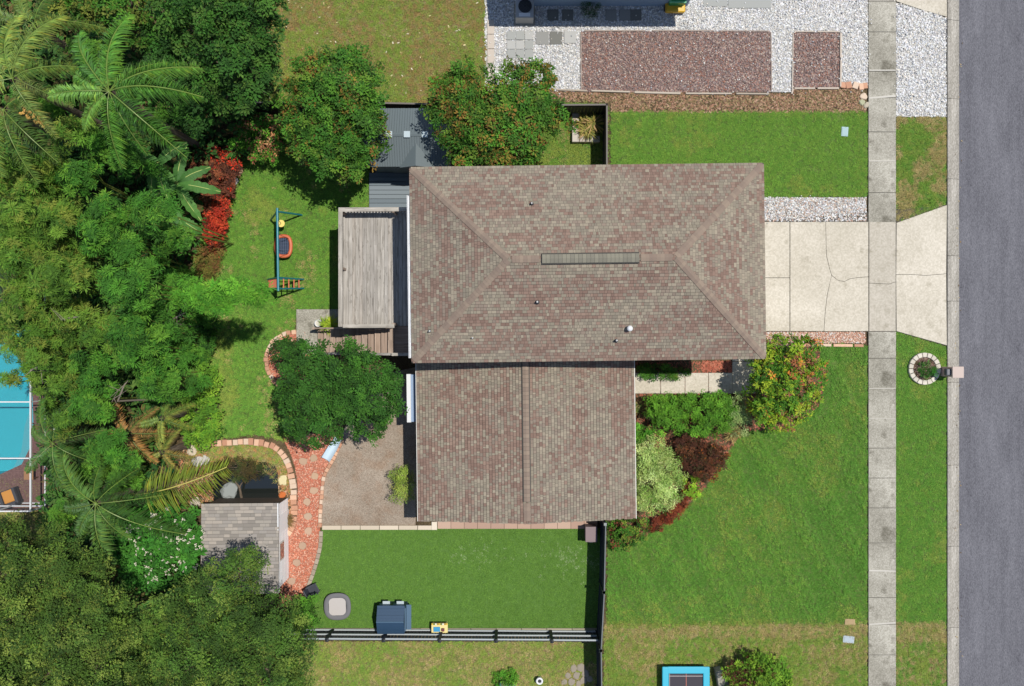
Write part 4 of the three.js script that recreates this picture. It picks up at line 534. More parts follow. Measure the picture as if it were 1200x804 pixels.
// ---------------------------------------------------------------- things on the artificial turf
{ const p = at(397, 708.5), t = thing('mini_trampoline', 'square grey mini trampoline on the artificial turf', 'trampoline', p.setY(0.018), 0.03), rim = new THREE.TubeGeometry(new THREE.CatmullRomCurve3([[-1, -0.62], [-0.62, -1], [0.62, -1], [1, -0.62], [1, 0.62], [0.62, 1], [-0.62, 1], [-1, 0.62]].map(([x, z]) => new THREE.Vector3(x * 0.46, 0, z * 0.46)), true), 64, 0.11, 10, true);
  const r = mesh(t, 'safety_pad', rim, std(C(116, 116, 120)), 0, 0.28, 0); r.scale.y = 0.45; mesh(t, 'jumping_mat', rbox(0.76, 0.02, 0.78, 0.01), std(C(196, 190, 186)), 0, 0.29, 0); for (const [x, z] of [[-1, -1], [1, -1], [-1, 1], [1, 1]]) mesh(t, 'leg', cyl(0.02, 0.02, 0.28, 8), M.charcoal, x * 0.4, 0.14, z * 0.4); }
{ const p = at(462, 718), t = thing('playhouse', 'navy blue plastic playhouse with pitched roof on the turf', 'playhouse', p.setY(0.018)), nv = std(C(48, 76, 104), { roughness: 0.5 }), nd = std(C(40, 62, 88), { roughness: 0.5 }), lb = std(C(78, 108, 134), { roughness: 0.5 });
  mesh(t, 'wall', box(1.1, 0.85, 0.05), nd, 0.05, 0.43, -0.5); mesh(t, 'wall', box(1.1, 0.85, 0.05), nd, 0.05, 0.43, 0.56); mesh(t, 'wall', box(0.05, 0.85, 1.0), nd, -0.48, 0.43, 0.03); mesh(t, 'wall', box(0.05, 0.85, 1.0), lb, 0.6, 0.43, 0.03);
  const hz = 0.62, rise = 0.3, sl = Math.hypot(hz, rise); for (const s of [-1, 1]) { const n = 5; for (let i = 0; i < n; i++) { const m = mesh(t, 'roof_panel', box(1.2, 0.035, sl / n - 0.004), nv, -0.02, 0.86 + rise * (i + 0.5) / n + (i % 2) * 0.006, 0.03 + s * (hz - hz * (i + 0.5) / n)); m.rotation.x = s * Math.atan2(rise, hz); } }
  mesh(t, 'ridge', cyl(0.03, 0.03, 1.2, 8), lb, -0.02, 0.86 + rise + 0.02, 0.03).rotation.z = Math.PI / 2; mesh(t, 'side_shelf', box(0.22, 0.04, 1.1), lb, 0.72, 0.5, 0.03);
  for (const x of [-0.28, 0.34]) { const w = mesh(t, 'window', box(0.3, 0.3, 0.04), lb, x, 0.6, -0.54); mesh(w, 'sill', box(0.32, 0.03, 0.14), std(C(186, 200, 206)), 0, -0.1, -0.07); mesh(w, 'shutter', box(0.14, 0.3, 0.03), nv, -0.22, 0, -0.02); } }
{ const p = at(516, 733), t = thing('activity_table', 'yellow and white toddler activity table with blue tray by the fence', 'toy table', p.setY(0.018)), yl = std(C(240, 222, 150), { roughness: 0.5 }); mesh(t, 'tabletop', rbox(0.74, 0.06, 0.5, 0.03), yl, 0, 0.4, 0); mesh(t, 'blue_tray', rbox(0.3, 0.03, 0.22, 0.01), std(C(60, 156, 206), { roughness: 0.4 }), -0.12, 0.44, 0.02); mesh(t, 'toy_block', rbox(0.13, 0.1, 0.13, 0.02), std(C(120, 62, 70)), 0.16, 0.48, 0.03);
  const cs = [C(230, 190, 60), C(90, 120, 60), C(240, 240, 226), C(186, 150, 60)].map(c => std(c)); for (let i = 0; i < 9; i++) for (const z of [-0.21, 0.21]) mesh(t, 'edge_tile', rbox(0.07, 0.04, 0.07, 0.01), cs[(i + (z > 0 ? 1 : 0)) % 4], -0.32 + i * 0.08, 0.442, z);
  for (const [x, z] of [[-0.3, -0.18], [0.3, -0.18], [-0.3, 0.18], [0.3, 0.18]]) mesh(t, 'leg', cyl(0.025, 0.02, 0.38, 8), yl, x, 0.19, z); }
{ const p = at(368.5, 689), t = thing('toddler_chair', 'small black plastic chair beside the mini trampoline', 'chair', p.setY(0.018), 0.5), ch = std(C(52, 56, 66), { roughness: 0.5 }); mesh(t, 'seat', rbox(0.46, 0.05, 0.44, 0.02), ch, 0.02, 0.3, 0); const b = mesh(t, 'backrest', rbox(0.07, 0.4, 0.46, 0.03), ch, -0.24, 0.5, 0); b.rotation.z = 0.2; for (const s of [-1, 1]) mesh(t, 'armrest', rbox(0.42, 0.05, 0.06, 0.02), std(C(70, 74, 84)), 0, 0.46, s * 0.22); for (const [x, z] of [[-0.2, -0.19], [0.2, -0.19], [-0.2, 0.19], [0.2, 0.19]]) mesh(t, 'leg', cyl(0.02, 0.018, 0.3, 8), ch, x, 0.15, z); }
{ const p = at(693, 626.5, 0.9), t = thing('storage_bin', 'taupe storage bin at the corner of turf and black fence', 'bin', p.setY(0.018)), c = std(C(122, 106, 108), { roughness: 0.6 }); mesh(t, 'body', rbox(0.46, 0.8, 0.6, 0.02), c, 0, 0.4, 0); mesh(t, 'lid', rbox(0.52, 0.07, 0.68, 0.02), std(C(134, 116, 118), { roughness: 0.6 }), 0, 0.835, 0); mesh(t, 'handle', box(0.16, 0.03, 0.04), M.charcoal, 0, 0.8, 0.35); }
{ const p = at(391, 525), t = thing('plastic_sled', 'pale blue plastic sled lying by the path under the tree', 'sled', p.setY(0.06), -0.55), c = std(C(206, 226, 240), { roughness: 0.35 }); mesh(t, 'body', (() => { const g = new THREE.BoxGeometry(0.42, 0.03, 1.15, 8, 1, 14), q = g.attributes.position; for (let i = 0; i < q.count; i++) { const x = q.getX(i) / 0.21, z = q.getZ(i) / 0.57; q.setY(i, q.getY(i) + 0.12 * x * x + 0.18 * Math.max(0, -z - 0.4)); q.setX(i, q.getX(i) * (1 - 0.25 * Math.max(0, -z))); } g.computeVertexNormals(); return g; })(), c, 0, 0.12, 0); for (const s of [-1, 1]) mesh(t, 'runner', rbox(0.04, 0.07, 0.9, 0.015), c, s * 0.12, 0.06, 0.05); }
// ---------------------------------------------------------------- pond
{ const pl = smooth([[254, 545], [275, 538], [300, 541], [322, 545], [326, 570], [324, 596], [290, 600], [255, 600], [250, 570]], 40, true); structure('pond_water', slab(pl, 0.0, 0.03), new THREE.MeshPhysicalMaterial({ color: C(34, 38, 36), roughness: 0.06, clearcoat: 1, clearcoatRoughness: 0.03 }));
  rock(270, 575, 10, C(152, 158, 156), 'large pale grey rock standing at the dark pond', 4, 0.5); rock(332, 563, 5.6, C(232, 218, 170), 'cream coloured flat stone on the pond bank by the brick ring', 5, 0.4); rock(333, 588, 5, C(226, 132, 66), 'orange clay coloured stone nearer the shed on the pond bank', 6, 0.6); rock(331, 580, 4, C(214, 118, 60), 'small orange clay coloured stone beside the cream stone', 7, 0.6);
  rock(232, 541, 6, C(204, 200, 192), 'pale grey flat stone on the pond bank', 8, 0.35, 'pale stones on the pond bank'); rock(241, 539, 5, C(204, 200, 192), 'pale grey flat stone on the pond bank', 9, 0.35, 'pale stones on the pond bank'); rock(226, 528, 6, C(214, 200, 176), 'pale grey flat stone on the pond bank', 10, 0.3, 'pale stones on the pond bank'); rock(229, 588, 6, C(204, 190, 176), 'pale rock between the white flowering shrub and the shed', 12, 0.5); 
  const p = at(283, 572), d = thing('driftwood', 'weathered upright driftwood stump standing in the pond', 'driftwood', p); mesh(d, 'stem', mergeGeometries([strut([0, 0, 0.45], [0.02, 0.35, -0.1], 0.06, 8), limb(new THREE.Vector3(0.02, 0.35, -0.1), new THREE.Vector3(-0.12, 0.5, -0.38), 0.06, 0.02), limb(new THREE.Vector3(0.02, 0.35, -0.1), new THREE.Vector3(0.2, 0.5, -0.35), 0.05, 0.02)]), M.bark); }
{ const p = at(201, 551), t = thing('watering_can', 'small teal green watering can near the pond bank', 'watering can', p); const c = std(C(20, 126, 96), { roughness: 0.4 }); mesh(t, 'body', cyl(0.13, 0.15, 0.26, 18), c, 0, 0.13, 0); mesh(t, 'spout', strut([0.12, 0.06, 0], [0.34, 0.3, 0], 0.025), c); mesh(t, 'handle', bar([[-0.12, 0.08, 0], [-0.26, 0.2, 0], [-0.16, 0.3, 0], [0, 0.28, 0]], 0.015), c); }
// ---------------------------------------------------------------- mailbox, covers
{ const p = at(1107, 435.3), t = thing('mailbox_pillar', 'pink stucco mailbox pillar with grey box at the kerb', 'mailbox', p), pk = std(C(214, 184, 172)); mesh(t, 'pillar', rbox(0.4, 1.05, 0.42, 0.02), pk, 0, 0.525, 0); mesh(t, 'cap', rbox(0.5, 0.08, 0.5, 0.02), std(C(206, 188, 178)), 0.02, 1.09, 0); const b = mesh(t, 'letter_box', rbox(0.5, 0.26, 0.3, 0.05, 3), std(C(92, 96, 104), { roughness: 0.5 }), -0.16, 0.85, 0); mesh(b, 'door', box(0.015, 0.2, 0.24), std(C(110, 112, 118)), 0.42, 0, 0); }
{ const t = thing('stone_ring', 'round pale stone ring planter beside the mailbox', 'planter'); const n = 18; for (let i = 0; i < n; i++) { const a0 = i / n * 6.2832 + 0.02, a1 = (i + 1) / n * 6.2832 - 0.02, q = (r, a) => [1082 + r * Math.cos(a), 432 + r * Math.sin(a)]; mesh(t, 'ring_stone', slab([q(13.6, a0), q(18.6, a0), q(18.8, (a0 + a1) / 2), q(18.6, a1), q(13.6, a1)], 0, 0.16 + rr(0, 0.015), 0.015), pick([std(C(218, 210, 196)), std(C(206, 198, 184)), std(C(226, 218, 204))])); }
  structure('ring_soil', slab(ring(1082, 432, 13.8), 0, 0.09), mulchBed); loose('ring_mulch', 'dark brown mulch inside the stone ring planter', 'mulch', ring(1082, 432, 13.4), 420, 0.045, 0.4, [C(120, 96, 84), C(96, 74, 66), C(150, 128, 116)], flake, 0.095); }
for (const [e, s, w, h, c, l, rot] of [[989.5, 154.5, 8, 11, C(178, 206, 210), 'pale blue meter cover set in the side lawn', 0.06], [994, 749, 13, 8, C(186, 200, 208), 'pale blue meter cover set in the dry grass', 0.1], [995.5, 728.5, 12, 7, C(186, 160, 118), 'tan valve cover at the lower edge of the front lawn', 0.05]]) { const p = at(e, s), t = thing('meter_cover', l, 'cover', p.setY(0.012), -rot); mesh(t, 'frame', rbox(w * SC, 0.05, h * SC, 0.012), std(c), 0, 0.025, 0); mesh(t, 'lid', rbox(w * SC * 0.82, 0.02, h * SC * 0.8, 0.008), std(c.clone().multiplyScalar(0.9)), 0, 0.052, 0); }
// ---------------------------------------------------------------- things in the southern neighbour's garden
{ const p = at(801, 806), t = thing('large_trampoline', 'turquoise padded rectangular trampoline with dark mat on dry grass', 'trampoline', p.setY(0.012)), tq = std(C(58, 186, 214), { roughness: 0.5 }); const W = 0.96, D = 1.0; for (const s of [-1, 1]) { mesh(t, 'safety_pad', rbox(0.3, 0.1, 2 * D + 0.3, 0.05, 3), tq, s * (W - 0.05), 0.5, 0); mesh(t, 'safety_pad', rbox(2 * W - 0.25, 0.1, 0.32, 0.05, 3), tq, 0, 0.502, s * D); for (const z of [-1, 1]) mesh(t, 'leg', cyl(0.03, 0.03, 0.48, 8), M.charcoal, s * 0.85, 0.24, z * 0.9); }
  mesh(t, 'jumping_mat', box(1.58, 0.02, 1.76), std(C(62, 58, 66)), 0, 0.46, 0); for (const x of [-0.72, 0.02, 0.78]) mesh(t, 'mat_band', box(0.025, 0.012, 1.7), std(x === 0.02 ? C(196, 120, 104) : C(170, 164, 164)), x, 0.478, 0.02); mesh(t, 'mat_band', box(1.52, 0.012, 0.03), std(C(178, 172, 170)), 0.02, 0.48, -0.72); }
tag(mesh(scene, 'concrete_wall', slab([[836, 782], [843, 780], [856, 806], [862, 840], [846, 840]], 0, 0.55, 0.02), M.walk), 'low grey concrete wall beside the turquoise trampoline', 'wall');
[[590, 799, C(60, 120, 112), 'teal glazed flower pot beyond the rail fence', 4], [600, 803, C(90, 120, 130), 'grey blue flower pot beyond the rail fence', 4.5]].forEach(([e, s, c, l, r]) => { const t = thing('flower_pot', l, 'pot', at(e, s).setY(0.012)); mesh(t, 'vessel', new THREE.LatheGeometry([[0.001, 0], [0.1, 0], [0.15, 0.26], [0.17, 0.28], [0.14, 0.28], [0.12, 0.22], [0.001, 0.22]].map(a => new THREE.Vector2(...a)), 18), std(c, { roughness: 0.4 })); mesh(t, 'soil', cyl(0.122, 0.122, 0.02, 14), std(C(90, 100, 60)), 0, 0.235, 0); });
{ const t = thing('white_ring_pot', 'round white pot with dark centre beyond the rail fence', 'pot', at(632, 795).setY(0.012)); mesh(t, 'rim', new THREE.TorusGeometry(0.12, 0.045, 10, 26).rotateX(Math.PI / 2), M.white, 0, 0.3, 0); mesh(t, 'vessel', cyl(0.14, 0.1, 0.28, 18), M.white, 0, 0.14, 0); mesh(t, 'soil', cyl(0.1, 0.1, 0.02, 14), M.black, 0, 0.285, 0); }
[[672, 783, 4, 1], [681, 782, 4.5, 2], [666, 791, 3.6, 3], [686, 789, 4.6, 4], [676, 791, 4.2, 5], [684, 797, 4, 6], [670, 799, 4.4, 7], [661, 799, 3.2, 8], [691, 796, 3.4, 9], [678, 801, 3.8, 10]].forEach(([e, s, r, i]) => rock(e, s, r, C(158, 148, 134), 'flat grey broken paving stone by the black fence', 20 + i, 0.22, 'broken stones beyond the rail fence'));

// ---------------------------------------------------------------- planting
// a clump of n folded leaves round a point; droop > 0 hangs the tips
function leafClump(seed, n, len, wid, spread, droop, up = 0.35, vary = 0.5) {
  const r = rng(seed), t = [], d = new THREE.Vector3(), s = new THREE.Vector3(), nn = new THREE.Vector3();
  for (let i = 0; i < n; i++) {
    const a = r() * 6.283, y = -0.25 + up + r() * 0.9; d.set(Math.cos(a), y, Math.sin(a)).normalize();
    const o = d.clone().multiplyScalar(spread * (0.15 + 0.85 * r())), l = len * (1 - vary / 2 + vary * r()), w = wid * (0.8 + 0.4 * r());
    d.y = d.y * 0.55 + (r() - 0.5) * 0.5; d.normalize(); s.crossVectors(d, UP).normalize(); nn.crossVectors(s, d); const tw = (r() - 0.5) * 1.2; s.multiplyScalar(Math.cos(tw)).addScaledVector(nn, Math.sin(tw));
    const m = o.clone().addScaledVector(d, l * 0.45).addScaledVector(nn, -0.06 * l), e = o.clone().addScaledVector(d, l); e.y -= droop * l; m.y -= droop * l * 0.25;
    const L = m.clone().addScaledVector(s, w / 2), Q = m.clone().addScaledVector(s, -w / 2); L.y += w * 0.22; Q.y += w * 0.22;
    for (const [p, q, u] of [[o, L, m], [o, m, Q], [L, e, m], [m, e, Q]]) t.push(p.x, p.y, p.z, q.x, q.y, q.z, u.x, u.y, u.z);
  }
  return soup(t);
}
const SP = {
  broad: [leafClump(11, 15, 0.17, 0.085, 0.2, 0.15), leafClump(12, 15, 0.16, 0.08, 0.2, 0.2)],
  oak: [leafClump(21, 26, 0.085, 0.04, 0.22, 0.05), leafClump(22, 26, 0.09, 0.04, 0.22, 0.1)],
  bamboo: [leafClump(31, 20, 0.2, 0.036, 0.14, 0.3, 0.35), leafClump(32, 20, 0.18, 0.038, 0.15, 0.25, 0.35)],
  fine: [leafClump(41, 30, 0.07, 0.032, 0.17, 0.05), leafClump(42, 30, 0.075, 0.03, 0.17, 0.1)],
  croton: [leafClump(51, 14, 0.2, 0.055, 0.1, 0.3, 0.55), leafClump(52, 14, 0.18, 0.06, 0.1, 0.25, 0.6)],
  big: [leafClump(61, 10, 0.27, 0.11, 0.2, 0.25), leafClump(62, 10, 0.25, 0.1, 0.2, 0.2)],
  blade: [leafClump(71, 26, 0.36, 0.022, 0.05, 0.35, 0.6, 0.7), leafClump(72, 26, 0.34, 0.024, 0.05, 0.3, 0.6, 0.7)],
};
const LEAF = new THREE.Color(1.36, 1.3, 0.82);    // leaf pigment against the canopy tone
const up3 = new THREE.Vector3();
// foliage over ellipsoid lobes [x, y, z, r, ry] in the parent's frame
function foliage(parent, lobes, sp, per, size, pal, name = 'crown', accents, tw = 0.22) {
  const lists = [[], []];
  for (const [x, y, z, r, ry] of lobes) {
    const n = Math.max(2, Math.round(per * r * r * 6 / 6));
    for (let i = 0; i < n; i++) {                   // twig tips over the lobe, each carrying a few leaf clumps
      const a = R() * 6.283, c = rr(-0.35, 1), q = Math.sqrt(1 - c * c), k = r * (R() < 0.25 ? rr(0.4, 0.8) : rr(0.8, 1.22)), dx = Math.cos(a) * q, dz = Math.sin(a) * q, tone = rr(0.8, 1.18), j = tw * size;
      const base = pick(pal), ac = accents ? accents[1](x + dx * k, z + dz * k) : 0;
      up3.set(dx * 0.9, c * 0.7 + 0.45, dz * 0.9).normalize(); const q0 = new THREE.Quaternion().setFromUnitVectors(UP, up3);
      for (let m = 0; m < 6; m++) lists[m % 2].push({ p: new THREE.Vector3(x + dx * k + rr(-j, j) - up3.x * m * 0.03, y + c * (ry ?? r) * (k / r) + rr(-j, j) * 0.6, z + dz * k + rr(-j, j) - up3.z * m * 0.03), q: q0.clone().multiply(spin(R() * 6.283)), s: size * rr(0.65, 1.2), c: jit(R() < ac ? pick(accents[0]) : R() < 0.25 ? pick(pal) : base, 0.16, 0.1).multiply(LEAF).multiplyScalar(tone) });
    }
  }
  lists.forEach((l, i) => l.length && instances(parent, name, SP[sp][i], M.leaf, l));
}
// lobes filling a plan outline at crown height h
function fillOutline(poly, gap, h, vary, cx, cz) {
  const pts = [], [a, b, c, d] = bounds(poly); let tries = 0;
  while (tries++ < 900) { const e = rr(a, c), s = rr(b, d); if (!inside(poly, e, s) || pts.some(p => Math.hypot(p[0] - e, p[1] - s) < gap)) continue; pts.push([e, s]); }
  return pts.map(([e, s]) => { let m = 1e9; for (let i = 0, j = poly.length - 1; i < poly.length; j = i++) { const [x0, y0] = poly[j], [x1, y1] = poly[i], t = clamp(((e - x0) * (x1 - x0) + (s - y0) * (y1 - y0)) / ((x1 - x0) ** 2 + (y1 - y0) ** 2), 0, 1); m = Math.min(m, Math.hypot(e - x0 - t * (x1 - x0), s - y0 - t * (y1 - y0))); }
    const inn = clamp(m / (gap * 2.2), 0, 1), hh = h + vary * (inn - 0.5) * 0.8 + rr(-0.32, 0.32) * vary, p = at(e, s, hh), k = SC * (H - hh) / H; return [p.x - cx, hh, p.z - cz, k * Math.min(gap * 0.76, m + gap * 0.3), k * gap * 0.7]; });
}
const GR = { deep: [C(44, 92, 30), C(38, 80, 26), C(56, 106, 36)], mid: [C(70, 124, 40), C(58, 110, 36), C(84, 138, 48)], bright: [C(92, 158, 50), C(78, 144, 44), C(110, 170, 60)], olive: [C(98, 116, 50), C(84, 104, 44), C(114, 128, 60)] };
function tree(name, label, group, poly, h, o = {}) {
  const { gap = 16, vary = 1.2, sp = 'broad', per = 34, size = 1, pal = GR.mid, tr = 0.13, accents, cat = 'tree', under = 0.4 } = o, [a, b, c, d] = bounds(poly), p = at((a + c) / 2, (b + d) / 2, h), t = thing(name, label, cat, new THREE.Vector3(p.x, 0, p.z), 0, group);
  const lobes = fillOutline(poly, gap, h, vary, p.x, p.z), base = new THREE.Vector3(0, 0, 0), fork = new THREE.Vector3(rr(-0.1, 0.1), h * under, rr(-0.1, 0.1)), g = [limb(base, fork, tr, tr * 0.75)];
  for (const l of lobes) { if (R() < 0.25 && lobes.length > 8) continue; const e = new THREE.Vector3(l[0], l[1] + l[4] * 0.3, l[2]), mid = fork.clone().lerp(e, 0.5); mid.y += 0.15 * h * (R() - 0.3); g.push(limb(fork, mid, tr * 0.5, tr * 0.3, 6), limb(mid, e, tr * 0.3, tr * 0.08, 5)); }
  mesh(t, 'trunk', mergeGeometries(g), M.bark);
  foliage(t, lobes, sp, per, size, pal, 'crown', accents); return t;
}
function shrub(name, label, group, poly, h, o = {}) {
  const { gap = 8, vary = 0.4, sp = 'broad', per = 70, size = 0.6, pal = GR.mid, accents, cat = 'shrub' } = o, [a, b, c, d] = bounds(poly), p = at((a + c) / 2, (b + d) / 2, h), t = thing(name, label, cat, new THREE.Vector3(p.x, 0, p.z), 0, group), lobes = fillOutline(poly, gap, h, vary, p.x, p.z), g = [];
  for (const l of lobes) g.push(limb(new THREE.Vector3(l[0] * 0.4, 0, l[2] * 0.4), new THREE.Vector3(l[0], l[1], l[2]), 0.02, 0.008, 5)); if (g.length) mesh(t, 'stem', mergeGeometries(g), M.bark);
  foliage(t, lobes, sp, per, size, pal, 'foliage', accents); return t;
}
// feathery bamboo clump: culms and plumes
function bamboo(e, s, r, h, pal, label, group) {
  h = Math.min(h + rr(-1.2, 0.9), 38 * (1 - (600 - 258 + 14 * Math.sin(s * 0.02)) / (600 - e))); h = Math.max(h, 2.2); r *= rr(0.82, 1.02);
  const p = at(e, s, h), t = thing('bamboo', label, 'bamboo', new THREE.Vector3(p.x, 0, p.z), 0, group), k = SC * (H - h) / H, lobes = [[0, h, 0, r * k * 0.62, r * k * 0.66]];
  const cm = std(C(126, 138, 64), { roughness: 0.5 });
  for (let i = 0; i < 4; i++) { const a = R() * 6.283 + i * 1.57, d = r * k * rr(0.5, 0.85), x = Math.cos(a) * d, z = Math.sin(a) * d, y = h - rr(0.3, 1.6); lobes.push([x, y, z, r * k * rr(0.32, 0.48), r * k * 0.42]); mesh(t, 'culm', mergeGeometries([limb(new THREE.Vector3(x * 0.2, 0, z * 0.2), new THREE.Vector3(x * 0.45, h * 0.6, z * 0.45), 0.035, 0.025, 6), limb(new THREE.Vector3(x * 0.45, h * 0.6, z * 0.45), new THREE.Vector3(x, y + 0.2, z), 0.025, 0.008, 6)]), cm); }
  foliage(t, lobes, 'bamboo', 52, 0.95, pal, 'foliage', null, 0.16); return t;
}
const bGr = 'feathery bamboo clumps of the back grove';
[[117, 277, 34, 7.4, 0], [149, 299, 30, 7.2, 0], [187, 251, 40, 7.6, 0], [123, 243, 32, 7, 0], [139, 334, 34, 7.6, 0], [152, 388, 36, 7.4, 0], [219, 396, 30, 5.8, 0], [192, 438, 32, 5.6, 0], [160, 414, 36, 7, 0], [150, 187, 30, 6.6, 0], [88, 212, 32, 6.6, 0], [117, 172, 30, 6.4, 0], [128, 524, 30, 4.6, 0], [107, 480, 34, 5.6, 0], [173, 352, 26, 5.4, 0], [185, 382, 26, 5.2, 0], [203, 332, 22, 4.2, 0], [107, 432, 34, 6.4, 0]].forEach(([e, s, r, h]) => bamboo(e, s, r, h, [C(70, 130, 42), C(60, 118, 37), C(86, 144, 50), C(54, 106, 33), C(98, 148, 54)], 'bright green feathery bamboo clump in the dense back grove', bGr));
[[16, 360, 34, 6.6], [61, 328, 34, 7], [35, 348, 26, 6], [67, 272, 34, 6.8], [16, 253, 36, 6.6], [40, 227, 32, 6.2], [80, 162, 30, 5.6], [48, 192, 32, 6], [8, 205, 30, 6], [20, 300, 34, 6.2], [48, 414, 34, 6], [82, 372, 34, 6.6], [110, 388, 28, 5.6], [92, 320, 26, 5.6], [12, 410, 22, 4.6], [2, 386, 22, 4.4], [22, 392, 20, 4.6], [34, 404, 18, 4.4], [30, 424, 18, 4], [6, 446, 14, 3.6], [46, 446, 20, 4.2], [56, 478, 16, 3.6], [74, 450, 26, 5], [78, 498, 26, 4.6], [40, 290, 24, 5.6]].forEach(([e, s, r, h]) => bamboo(e, s, r, h, [C(94, 136, 50), C(82, 126, 42), C(110, 148, 60), C(70, 112, 38), C(122, 142, 66)], 'olive green feathery bamboo clump on the pool side of the grove', 'olive bamboo clumps beside the pool'));
[[92, 560, 20, 3.4], [70, 600, 18, 3.2], [140, 560, 20, 3.6], [60, 120, 24, 5.6], [182, 140, 20, 4.6], [100, 60, 22, 5.2]].forEach(([e, s, r, h]) => bamboo(e, s, r, h, [C(84, 136, 46), C(100, 148, 54), C(66, 116, 38)], 'young bamboo clump growing up between the palms', 'young bamboo between the palms'));
{ // one cane leaning over the lawn leaning over the lawn
  const t = thing('bamboo', 'long leafy bamboo cane arching out over the back lawn', 'bamboo', at(215, 352, 5).setY(0)), o = t.position, pts = [[0, 0, 0], [0.1, 4, 0], ...[[225, 349, 7.0], [255, 345, 8.2], [285, 343, 8.4], [311, 345, 8.0]].map(a => { const v = at(...a); return [v.x - o.x, v.y, v.z - o.z]; })];
  mesh(t, 'culm', bar(pts, 0.03, 6, 40), std(C(126, 138, 64))); const c = new THREE.CatmullRomCurve3(pts.slice(2).map(p => new THREE.Vector3(...p))), lobes = []; for (let i = 0; i < 9; i++) { const f = i / 8, q = c.getPoint(f); lobes.push([q.x, q.y, q.z + rr(-0.1, 0.15), 0.55 - 0.3 * f, 0.35]); } foliage(t, lobes, 'bamboo', 50, 0.9, GR.bright, 'foliage'); }
// low growth under the grove
{ const list = [[], []]; for (const [e, s] of scatter(jungle, 9)) { if (e < 66 && s > 355 && s < 640 || inside(poolDeckPoly, e, s) || inside(backLawn, e, s) || e > 205 && s > 515 && s < 700) continue; const h = rr(0.1, 1.6), p = at(e, s); p.y = h; list[R() < 0.5 ? 0 : 1].push({ p, q: spin(R() * 6.28), s: rr(1.2, 2.4), c: jit(pick([...GR.mid, ...GR.deep, C(96, 130, 52), C(120, 112, 60)]), 0.2, 0.1) }); }
  list.forEach((l, i) => tag(instances(scene, 'undergrowth', [SP.broad[0], SP.bamboo[0]][i], M.leaf, l), ['mixed leafy undergrowth covering the grove floor', 'grassy undergrowth between the bamboo stems'][i], 'undergrowth', null, 'stuff')); }
// palms
function frondGeo(seed, len, lift, drop, n = 46, lw = 0.03, ll = 0.55, hang = 0.5) {
  const r = rng(seed), t = [], cl = [], c = new THREE.QuadraticBezierCurve3(new THREE.Vector3(0, 0, 0), new THREE.Vector3(len * 0.5, lift, 0), new THREE.Vector3(len, lift - drop, (r() - 0.5) * 0.3)), rach = new THREE.TubeGeometry(c, 14, 0.0065, 5, false).toNonIndexed(); const q = rach.attributes.position;
  const ra = []; for (let i = 0; i < q.count; i++) ra.push(q.getX(i), q.getY(i), q.getZ(i));
  for (let i = 0; i < n; i++) for (const s of [-1, 1]) {
    const f = 0.1 + 0.9 * (i + r() * 0.6) / n, p = c.getPoint(Math.min(1, f)), g = c.getTangent(Math.min(1, f)), l = ll * (0.45 + 0.75 * Math.sin(Math.PI * Math.min(1, f * 0.9 + 0.1))) * (0.6 + 0.65 * r()), sw = 0.35 + 0.5 * f, d = new THREE.Vector3(g.x * sw, 0.2 + (r() - 0.5) * 1.1, s * (0.75 + 0.5 * r())).normalize();
    const m = p.clone().addScaledVector(d, l * 0.5), e = p.clone().addScaledVector(d, l); e.y -= hang * l * (0.6 + 0.6 * r()); m.y -= hang * l * 0.12; const w = lw * (0.8 + 0.4 * r());
    t.push(p.x, p.y, p.z, m.x - w, m.y, m.z, m.x + w, m.y + 0.012, m.z, m.x - w, m.y, m.z, e.x, e.y, e.z, m.x + w, m.y + 0.012, m.z);
    const b = 0.55 + 0.75 * r() * r(), yl = r() < 0.12 ? 0.5 : 0; for (let q = 0; q < 6; q++) { const tip = q === 4 ? 0.25 : 0; cl.push(b * (1 + yl + tip), b * (1 + 0.2 * yl), b * (1 - 0.3 * yl)); }
  }
  const leaf = soup(t, cl), stem = soup(ra); return [leaf, stem];
}
const FR = [0, 1, 2].map(i => frondGeo(81 + i, 1, 0.38 - i * 0.1, 0.5 + i * 0.16, 90, 0.0085, 0.165, 0.75));
FR.push(frondGeo(90, 1, 0.2, 0.35, 80, 0.011, 0.27, 0.15));
function palm(e, s, h, len, angs, pal, label, group, fruit, midrib = C(124, 150, 66)) {
  const p = at(e, s, h), t = thing('palm_tree', label, 'palm tree', new THREE.Vector3(p.x, 0, p.z), 0, group), k = SC * (H - h) / H, mt = pal.map(c => new THREE.MeshPhysicalMaterial({ vertexColors: true, color: c.clone().multiplyScalar(1.65), roughness: 0.6, transmission: 0.22, thickness: 0, side: THREE.DoubleSide })), rm = std(midrib, { roughness: 0.5 });
  mesh(t, 'trunk', mergeGeometries([limb(new THREE.Vector3(0.1, 0, 0), new THREE.Vector3(0, h * 0.5, 0), 0.17, 0.13, 9), limb(new THREE.Vector3(0, h * 0.5, 0), new THREE.Vector3(0, h, 0), 0.13, 0.11, 9)]), M.bark);
  angs.forEach((a, i) => { const [deg, f = 1, v = i % 3] = Array.isArray(a) ? a : [a], l = len * k * f, m = mesh(t, 'frond', FR[v][0], mt[i % mt.length], 0, h, 0, -deg * Math.PI / 180); m.scale.setScalar(l); mesh(m, 'midrib', FR[v][1], rm); });
  if (fruit) { const q = mesh(t, 'fruit_stalk', mergeGeometries(Array.from({ length: 22 }, (_, i) => { const g = new THREE.IcosahedronGeometry(0.07, 0); g.translate(0.12 * Math.cos(i * 2.4) * (1 - i / 40) + i * 0.03, -0.2 - i * 0.02, 0.12 * Math.sin(i * 2.4) + i * 0.018); return g; })), std(C(216, 170, 90)), 0.75, h + 0.35, 0.1); }
  return t;
}
